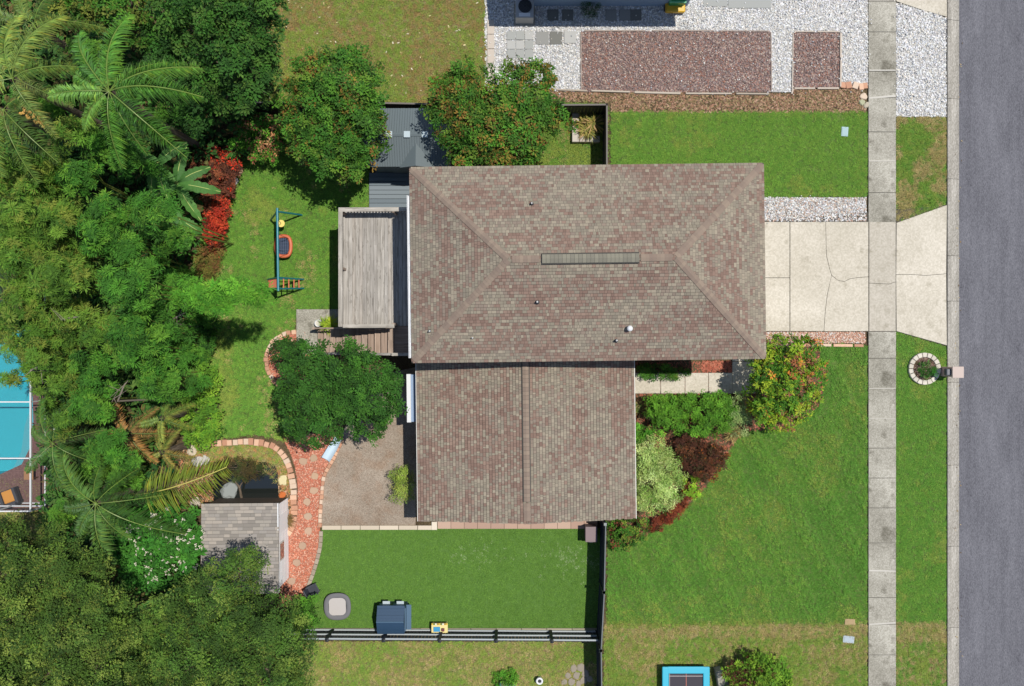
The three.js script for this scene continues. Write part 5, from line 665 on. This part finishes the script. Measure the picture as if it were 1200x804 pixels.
palm(128, 107, 9.0, 100, [[-84, 0.95, 0], [-128, 0.95, 1], [-28, 1.0, 1], [-4, 1.05, 0], [38, 1.02, 1], [172, 0.75, 0], [92, 0.8, 2], [-48, 0.7, 2], [140, 0.6, 2], [205, 0.7, 2], [65, 0.7, 2], [-105, 0.5, 0]], [C(92, 150, 50), C(76, 132, 42), C(110, 162, 62)], 'tall palm with long arching green fronds above the grove', null);
palm(14, 92, 8.2, 96, [[-60, 1, 0], [-20, 0.85, 1], [20, 0.6, 2], [-100, 0.9, 1], [-140, 0.9, 0], [60, 0.7, 2], [160, 0.8, 1], [200, 0.8, 2]], [C(136, 164, 74), C(118, 150, 62), C(150, 172, 92)], 'yellow green palm in the far corner of the grove');
palm(4, 128, 7.4, 84, [[70, 1, 1], [40, 1, 0], [100, 0.9, 1], [10, 0.6, 2], [130, 0.8, 0], [-40, 0.7, 2], [180, 0.8, 1]], [C(100, 136, 56), C(86, 124, 48)], 'palm bearing an orange fruit stalk below the yellow green palm', null, true);
palm(40, 30, 6.8, 70, [[-10, 1, 1], [-60, 0.9, 0], [50, 0.8, 2], [120, 0.9, 1], [-130, 0.9, 2], [190, 0.9, 0]], [C(110, 140, 60), C(96, 124, 54)], 'short shaded palm at the corner of the grove behind the yellow green one');
palm(112, 590, 5.0, 112, [[-6, 0.6, 2], [28, 0.85, 2], [82, 0.7, 1], [125, 0.55, 2], [165, 0.5, 2], [222, 0.7, 1], [262, 0.45, 2], [-48, 0.5, 2], [52, 0.5, 1]], [C(74, 118, 46), C(64, 106, 40), C(88, 130, 54)], 'dark green palm spreading over the white flowering shrub', null);
{ const t = palm(160, 580, 3.6, 104, [[-9, 1, 3]], [C(132, 152, 54)], 'single long yellow green palm frond reaching over the pond', null, false, C(196, 190, 96)); }
palm(62, 520, 4.4, 60, [[-70, 1, 0], [-20, 0.9, 1], [30, 0.9, 2], [80, 1, 1], [130, 0.8, 0], [200, 0.7, 2], [-120, 0.9, 1]], [C(72, 116, 46), C(86, 128, 54)], 'bushy palm against the pool cage frame');
palm(190, 490, 3.4, 40, [[-30, 1, 0], [-80, 0.8, 2], [20, 0.9, 1], [160, 0.9, 1], [100, 0.8, 2]], [C(150, 168, 76), C(120, 148, 66)], 'small fan of pale fronds among dry fronds');
palm(150, 508, 3.2, 46, [[0, 1, 2], [50, 1, 1], [110, 1, 2], [170, 0.9, 1], [230, 1, 2], [-50, 0.9, 1], [80, 0.8, 0]], [C(190, 158, 96), C(176, 142, 84), C(164, 140, 84)], 'palm with dry straw coloured fronds');
palm(190, 530, 2.6, 34, [[-60, 1, 0], [10, 1, 1], [-110, 0.9, 1], [60, 0.8, 2], [150, 0.8, 2]], [C(150, 160, 76), C(170, 160, 86)], 'low yellowing palm beside the teal watering can');
// dark broadleaf trees in the top corner
tree('broadleaf_tree', 'large dark green tree at the corner of the brown lawn', null, [[170, -40], [250, -50], [330, -40], [338, 10], [322, 60], [312, 112], [270, 128], [238, 120], [222, 70], [190, 40]], 6, { gap: 15, pal: [...GR.deep, C(66, 108, 42), C(74, 112, 48)], size: 0.95, tr: 0.2, sp: 'broad', per: 46 });
tree('broadleaf_tree', 'dark leafy tree between the tall palm and the red plants', null, [[172, 36], [205, 50], [230, 90], [248, 128], [228, 158], [205, 140], [196, 100], [170, 80]], 4.6, { gap: 14, pal: GR.deep, size: 0.9, tr: 0.12, per: 44 });
tree('broadleaf_tree', 'grey green tree rising between two palms', null, [[66, -30], [170, -40], [176, 20], [166, 50], [100, 30], [60, 10]], 5, { gap: 15, pal: [...GR.olive, ...GR.mid], size: 0.9, tr: 0.14, per: 42 });
shrub('hedge_shrub', 'green shrub with pinkish leaves along the north edge of the lawn', null, [[272, 150], [300, 138], [332, 140], [340, 165], [325, 188], [290, 185], [274, 172]], 1.3, { pal: [...GR.bright, ...GR.mid], accents: [[C(200, 150, 130), C(150, 96, 84)], () => 0.22] });
// flowering trees beside the slate shed
const berry = [[C(138, 112, 58), C(126, 116, 54), C(118, 92, 50)], (x, z) => clamp((fbm(x * 1.2 + 30, z * 1.2 + 9, 501, 2) - 0.4) * 2.2, 0.02, 0.2)];
tree('round_tree', 'round green tree with orange tips overlapping the slate shed', null, [[332, 105], [345, 78], [372, 62], [408, 58], [438, 68], [450, 95], [447, 130], [450, 160], [440, 190], [420, 212], [405, 215], [395, 200], [372, 205], [352, 190], [336, 162], [325, 135]], 3.9, { gap: 12, per: 74, size: 0.8, vary: 0.9, pal: [...GR.mid, C(96, 134, 50), C(60, 104, 40)], accents: berry });
tree('round_tree', 'broad green tree with orange tips beside the fenced planter', null, [[502, 120], [515, 90], [540, 70], [570, 82], [610, 72], [640, 76], [652, 100], [640, 110], [668, 140], [664, 152], [648, 158], [640, 180], [620, 193], [580, 195], [530, 194], [522, 170], [508, 150]], 4.2, { gap: 12, per: 74, size: 0.8, vary: 0.9, pal: [...GR.mid, C(100, 134, 52), C(66, 108, 40)], accents: [berry[0], (x, z) => clamp((fbm(x * 1.2 + 60, z * 1.2 + 9, 502, 2) - 0.4) * 2.2, 0.04, 0.28)] });
// shade tree in the back garden
tree('shade_tree', 'rounded dense green tree between the earth pad and lawn', null, [[330, 420], [350, 402], [385, 408], [410, 402], [440, 418], [468, 440], [470, 465], [462, 495], [448, 505], [440, 515], [420, 518], [412, 500], [398, 498], [398, 515], [380, 522], [352, 515], [340, 498], [330, 480], [326, 470], [328, 445]], 4.6, { gap: 12.5, per: 84, size: 0.72, vary: 1.2, pal: [C(50, 100, 32), C(42, 88, 27), C(62, 114, 38)], tr: 0.16 });
shrub('dark_shrub', 'dark green shrub inside the curved brick border', null, [[322, 402], [340, 397], [358, 404], [354, 425], [336, 432], [324, 422]], 1.3, { pal: GR.deep });
// oaks of the south west corner
tree('live_oak', 'wide olive green oak filling the garden corner', null, [[-60, 622], [20, 612], [70, 622], [118, 655], [150, 690], [160, 740], [170, 800], [165, 870], [60, 890], [-60, 880]], 6.2, { gap: 17, vary: 2.4, sp: 'oak', per: 60, size: 1.1, pal: [C(76, 110, 44), C(66, 98, 38), C(98, 128, 56), C(54, 84, 32), C(116, 138, 70)], tr: 0.28 });
tree('live_oak', 'olive green oak with branches reaching over the garden shed', null, [[168, 720], [205, 690], [238, 668], [262, 655], [270, 640], [284, 650], [296, 645], [308, 640], [306, 672], [300, 700], [330, 700], [356, 718], [362, 760], [356, 830], [300, 880], [180, 880], [170, 800]], 5.8, { gap: 15, vary: 2.4, sp: 'oak', per: 60, size: 1.1, pal: [C(72, 110, 44), C(62, 98, 38), C(92, 128, 54), C(52, 84, 32), C(112, 138, 68)], tr: 0.24 });
// flowering shrub beside the shed
{ const t = shrub('white_flower_shrub', 'bright green shrub dotted with white flowers beside the shed', null, [[135, 625], [150, 600], [190, 590], [220, 598], [236, 630], [236, 665], [215, 685], [170, 688], [140, 665]], 2.2, { sp: 'big', gap: 12, per: 42, size: 0.85, vary: 0.8, pal: [C(58, 126, 46), C(50, 112, 40), C(70, 136, 52)] });
  const fl = []; for (const [e, s] of scatter([[140, 620], [190, 592], [235, 625], [232, 665], [170, 686]], 16)) { const p = at(e, s, 2.9); fl.push({ p: p.sub(t.position).setY(rr(2.3, 3)), q: spin(R() * 6), s: rr(0.5, 0.95), c: jit(C(240, 236, 214), 0.05, 0.02) }); } instances(t, 'blossom', leafClump(91, 8, 0.07, 0.06, 0.05, 0.1, 0.7), M.leaf, fl); }
// red plants on the edge of the back lawn
shrub('burgundy_croton', 'dark burgundy croton mass at the edge of the back lawn', null, [[208, 190], [222, 174], [258, 174], [278, 182], [280, 206], [266, 226], [240, 238], [214, 222]], 1.1, { sp: 'croton', gap: 8, per: 80, size: 0.75, pal: [C(120, 66, 56), C(98, 56, 50), C(140, 84, 68), C(84, 50, 46)], accents: [[C(206, 62, 44)], (x, z) => x > 0.1 && z < -0.3 ? 0.3 : 0.03] });
shrub('red_croton', 'bright red croton row bordering the back lawn', null, [[240, 224], [262, 213], [272, 224], [266, 245], [263, 272], [260, 298], [244, 294], [242, 264], [230, 252], [234, 234]], 0.8, { sp: 'croton', gap: 6, per: 90, size: 0.7, pal: [C(206, 68, 52), C(176, 58, 48), C(128, 60, 50), C(220, 90, 68), C(106, 62, 48)] });
shrub('mottled_shrub', 'low mottled brown green shrub next to the red croton row', null, [[236, 292], [256, 290], [256, 318], [246, 330], [232, 322]], 0.8, { sp: 'fine', gap: 6, size: 0.8, pal: [C(136, 124, 74), C(110, 116, 58), C(130, 90, 66)] });
shrub('yellow_green_shrub', 'yellow green leafy shrub where lawn meets the brick ring', null, [[218, 500], [222, 470], [236, 430], [250, 420], [256, 450], [256, 480], [260, 508], [240, 522], [222, 520]], 1.3, { gap: 9, per: 66, size: 0.75, pal: [C(112, 162, 50), C(92, 144, 45), C(78, 128, 40), C(128, 172, 60)] });
shrub('lawn_edge_shrub', 'dark leafy shrub row between bamboo and lawn', null, [[222, 372], [250, 352], [256, 380], [248, 410], [232, 425], [222, 410]], 1.2, { gap: 9, pal: [...GR.mid, ...GR.deep] });
rock(279, 200, 6, C(214, 178, 148), 'tan rock beside the burgundy croton', 31, 0.5); rock(276, 212, 4, C(226, 222, 214), 'small white rock beside the burgundy croton', 32, 0.5);
// bananas
function banana(e, s, h, len, angs, label) {
  const p = at(e, s, h), t = thing('banana_plant', label, 'banana plant', new THREE.Vector3(p.x, 0, p.z)); mesh(t, 'stem', limb(new THREE.Vector3(), new THREE.Vector3(0, h, 0), 0.1, 0.06, 8), std(C(120, 140, 70)));
  const mt = [C(76, 138, 44), C(90, 150, 52), C(64, 124, 38)].map(c => new THREE.MeshPhysicalMaterial({ color: c, roughness: 0.75, transmission: 0.3, thickness: 0, side: THREE.DoubleSide })), k = SC * (H - h) / H;
  angs.forEach((deg, i) => { const l = len * k * rr(0.8, 1.1), n = 12, w = 0.24, P = (f, s) => { const ww = w * Math.sqrt(Math.max(0, Math.sin(Math.PI * Math.min(0.98, f * 0.9 + 0.08)))) * (s === 0 ? 0 : 1 + 0.12 * Math.sin(f * 40)); return [l * f, 0.55 * f - 0.9 * f * f + Math.abs(s) * -0.05, s * ww]; }, q = []; for (let j = 0; j < n; j++) for (const sd of [-1, 1]) { const a = P(j / n, 0), b = P((j + 1) / n, 0), c = P((j + 0.94) / n, sd), d = P(j / n, sd); q.push(...a, ...b, ...c, ...a, ...c, ...d); } const m = mesh(t, 'leaf', soup(q), mt[i % 3], 0, h - 0.1, 0, -deg * Math.PI / 180); mesh(m, 'midrib', bar([[0, 0, 0], [l * 0.5, 0.065, 0], [l, -0.34, 0]], 0.015, 5, 10), std(C(190, 206, 120))); });
}
banana(206, 214, 3.2, 46, [10, 60, -80, 150, 215, -30], 'banana plant with broad leaves beside the red croton');
banana(210, 256, 2.6, 34, [35, 80, 140, 220], 'banana plant hanging over the red croton row');
banana(184, 190, 4, 42, [80, 110, -40, 200], 'banana plant below the tall palm');
banana(185, 705, 4.5, 44, [130, 150, 70, -20], 'banana leaves poking through the oak canopy');
// ---------------------------------------------------------------- front bed shrubs
const bed = (n, l, poly, h, o) => shrub(n, l, null, poly, h, o);
bed('croton_bush', 'tall croton bush in green yellow and orange by the driveway', [[878, 440], [890, 400], [925, 396], [958, 398], [964, 430], [958, 460], [950, 480], [930, 500], [905, 506], [885, 490], [876, 465]], 2.2, { sp: 'big', gap: 10, vary: 0.9, per: 62, size: 0.62, pal: [C(96, 144, 42), C(130, 166, 48), C(70, 120, 36), C(156, 178, 56)], accents: [[C(206, 140, 70), C(160, 104, 84), C(150, 104, 96), C(188, 116, 76)], (x, z) => x > 0.2 ? clamp(0.14 + 0.8 * (fbm(x * 1.6 + 40, z * 1.6 + 20, 601, 2) - 0.4), 0.03, 0.4) : 0.03] });
bed('clipped_hedge', 'green hedge along the front entry walk', [[756, 464], [800, 462], [850, 462], [862, 478], [858, 500], [840, 510], [800, 508], [772, 500], [758, 486]], 1.0, { gap: 8, vary: 0.25, per: 130, size: 0.52, sp: 'broad', pal: [C(92, 148, 46), C(80, 134, 40), C(106, 162, 54)] });
bed('silver_shrub', 'silvery green shrub at the end of the entry hedge', [[854, 470], [870, 466], [878, 485], [874, 505], [860, 508]], 1.0, { gap: 7, sp: 'fine', size: 0.9, pal: [C(150, 178, 132), C(128, 160, 112), C(168, 190, 150)] });
bed('variegated_shrub', 'pale variegated round shrub beside the lower wing', [[744, 520], [760, 515], [785, 525], [798, 548], [796, 575], [785, 592], [765, 600], [744, 590], [741, 555]], 1.2, { gap: 9, vary: 0.5, sp: 'fine', per: 80, size: 0.95, pal: [C(180, 206, 148), C(160, 190, 126), C(198, 218, 172), C(120, 160, 84)] });
bed('dark_red_croton', 'dark red croton clump between the hedge and the front lawn', [[792, 518], [812, 508], [832, 520], [853, 530], [850, 545], [832, 565], [818, 562], [800, 545]], 0.9, { sp: 'croton', gap: 7, per: 90, size: 0.62, pal: [C(92, 52, 44), C(78, 46, 40), C(108, 66, 50), C(74, 64, 42)], accents: [[C(160, 96, 52)], (x, z) => x + z > 0.6 ? 0.16 : 0.03] });
bed('low_red_croton', 'low row of red croton along the lawn below the variegated shrub', [[762, 612], [780, 602], [795, 580], [808, 568], [812, 580], [800, 598], [782, 616], [765, 622]], 0.5, { sp: 'croton', gap: 6, per: 90, size: 0.55, pal: [C(136, 62, 46), C(114, 52, 40), C(150, 80, 54)] });
bed('lime_shrub', 'small lime green shrub between two red croton clumps', [[800, 562], [818, 560], [822, 572], [812, 584], [800, 576]], 0.6, { gap: 6, size: 0.5, pal: [C(150, 190, 60), C(126, 174, 52)] });
bed('wall_shrub', 'bright green shrub in the corner by the wing wall', [[742, 498], [765, 500], [778, 512], [760, 518], [742, 524]], 0.9, { gap: 7, size: 0.55, pal: GR.bright });
bed('low_groundcover', 'low green groundcover at the corner of the wing', [[714, 612], [742, 606], [760, 614], [758, 626], [735, 640], [714, 640]], 0.5, { gap: 7, size: 0.55, pal: [...GR.mid, C(120, 140, 60)], accents: [[C(120, 66, 60)], () => 0.12] });
bed('eave_shrub', 'small green shrub under the eave beside the entry walk', [[748, 430], [790, 430], [806, 436], [790, 442], [750, 442]], 0.5, { gap: 6, size: 0.5, pal: GR.mid });
function tuftPlant(name, label, e, s, h, r, n, pal, sz = 1, cat = 'plant') { const p = at(e, s), t = thing(name, label, cat, p); const l = [[], []]; for (let i = 0; i < n; i++) { const a = R() * 6.283, d = r * Math.sqrt(R()); l[i % 2].push({ p: new THREE.Vector3(Math.cos(a) * d, h * rr(0.3, 1), Math.sin(a) * d), q: spin(R() * 6), s: sz * rr(0.7, 1.2), c: jit(pick(pal), 0.12, 0.05) }); } l.forEach((x, i) => instances(t, 'foliage', SP.blade[i], M.leaf, x)); mesh(t, 'crown_base', cyl(0.05, 0.08, h * 0.5 + 0.02, 8), std(C(120, 110, 70)), 0, h * 0.25, 0); return t; }
tuftPlant('ornamental_grass', 'yellow tan ornamental grass tuft at the end of the hedge', 857, 505, 0.35, 0.25, 10, [C(206, 184, 116), C(180, 164, 92)]);
tuftPlant('bromeliad', 'tan and green bromeliad by the wing corner', 748, 478, 0.25, 0.2, 8, [C(190, 166, 116), C(126, 150, 76)], 0.9);
tuftPlant('bromeliad', 'pale bromeliad between the wing corner and the hedge', 761, 484, 0.25, 0.2, 8, [C(206, 186, 150), C(150, 160, 96)], 0.9);
tuftPlant('lily_plant', 'lime green strap leaved plant on the patio slab', 388, 381, 0.5, 0.14, 9, [C(196, 216, 60), C(160, 196, 50)], 1.15);
tuftPlant('agave', 'spiky yellow green agave in the block planter', 690, 149, 0.5, 0.3, 16, [C(186, 174, 90), C(150, 158, 80), C(206, 170, 120)], 1.5);
tuftPlant('spiky_plant', 'brown spiky plant between the shed wall and brick ring', 337, 608, 0.25, 0.12, 9, [C(130, 110, 66), C(110, 96, 60), C(150, 120, 70)], 0.95);
tuftPlant('entry_plant', 'small yellow green plant in the shade by the walk', 788, 441, 0.3, 0.1, 6, [C(150, 180, 60)], 0.8);
shrub('mailbox_shrub', 'small bright green shrub in the stone ring by the mailbox', null, ring(1088, 434, 10, 8.5, 12), 0.5, { gap: 5, size: 0.5, sp: 'fine', per: 110, pal: [C(56, 132, 34), C(48, 116, 30), C(70, 146, 44)] });
shrub('wall_side_shrub', 'pale variegated shrub against the wing wall on the earth pad', null, [[463, 552], [472, 546], [480, 555], [482, 580], [474, 588], [462, 580]], 0.9, { gap: 6, sp: 'fine', size: 0.8, per: 90, pal: [C(150, 176, 92), C(130, 160, 76), C(176, 190, 120)] });
shrub('verge_bush', 'leafy green shrub with dark tips on the dry south lawn', null, [[852, 790], [868, 772], [890, 768], [915, 775], [930, 795], [935, 830], [860, 830]], 1.0, { sp: 'croton', gap: 8, size: 0.85, per: 80, pal: [C(104, 150, 46), C(84, 132, 40), C(126, 166, 58)], accents: [[C(96, 62, 50)], (x, z) => x < -0.4 ? 0.4 : 0.06] });
shrub('round_bush', 'small dark round bush in the shade of the neighbour house', null, ring(693, 12, 10, 9, 12), 0.5, { gap: 5, size: 0.5, sp: 'fine', per: 100, pal: GR.deep });
shrub('pot_greenery', 'low green plants around the pots beyond the rail fence', null, [[578, 790], [600, 786], [606, 796], [596, 806], [578, 806]], 0.3, { gap: 5, size: 0.5, pal: GR.bright });
shrub('pond_reeds', 'dark reeds at the back of the pond', null, [[252, 546], [275, 537], [300, 540], [312, 548], [300, 560], [262, 562]], 0.3, { gap: 6, size: 0.6, sp: 'bamboo', per: 60, pal: [C(70, 64, 44), C(60, 74, 40), C(90, 78, 50)] });
shrub('fence_ivy', 'green vine shrub at the fence corner under the oak', null, [[350, 702], [372, 700], [372, 735], [352, 745], [340, 730]], 1.2, { gap: 7, size: 0.6, pal: [C(84, 140, 46), C(70, 122, 40)] });

// dead branches lying in the canopy of the grove
[[[60, 375, 5.6], [95, 371, 6.4], [122, 377, 6.2], 'bare grey branch crossing the bamboo grove'], [[196, 378, 4], [206, 372, 4.4], [218, 366, 4.2], 'twiggy grey branch at the bamboo edge near the lawn'], [[36, 434, 4.6], [48, 428, 5], [58, 431, 4.8], 'pale dead branch hanging over the pool'], [[138, 470, 4.6], [145, 452, 5.2], [150, 446, 5], 'grey snag above the dry palm fronds']].forEach(([a, b, c, l]) => {
  const P = [a, b, c].map(q => at(...q)), t = thing('dead_branch', l, 'branch', P[0].clone().setY(0)), L = P.map(p => p.clone().sub(t.position)), g = [limb(new THREE.Vector3(0.4, 0, 0.2), L[0], 0.05, 0.04), limb(L[0], L[1], 0.04, 0.03), limb(L[1], L[2], 0.03, 0.01)];
  for (let i = 0; i < 7; i++) { const o = L[0].clone().lerp(L[2], R()); o.y = L[1].y - 0.1; g.push(limb(o, o.clone().add(new THREE.Vector3(rr(-0.6, 0.6), rr(0, 0.4), rr(-0.6, 0.6))), 0.014, 0.004, 5)); }
  mesh(t, 'limb', mergeGeometries(g), std(C(150, 138, 124)));
});
renderer.render(scene, camera);
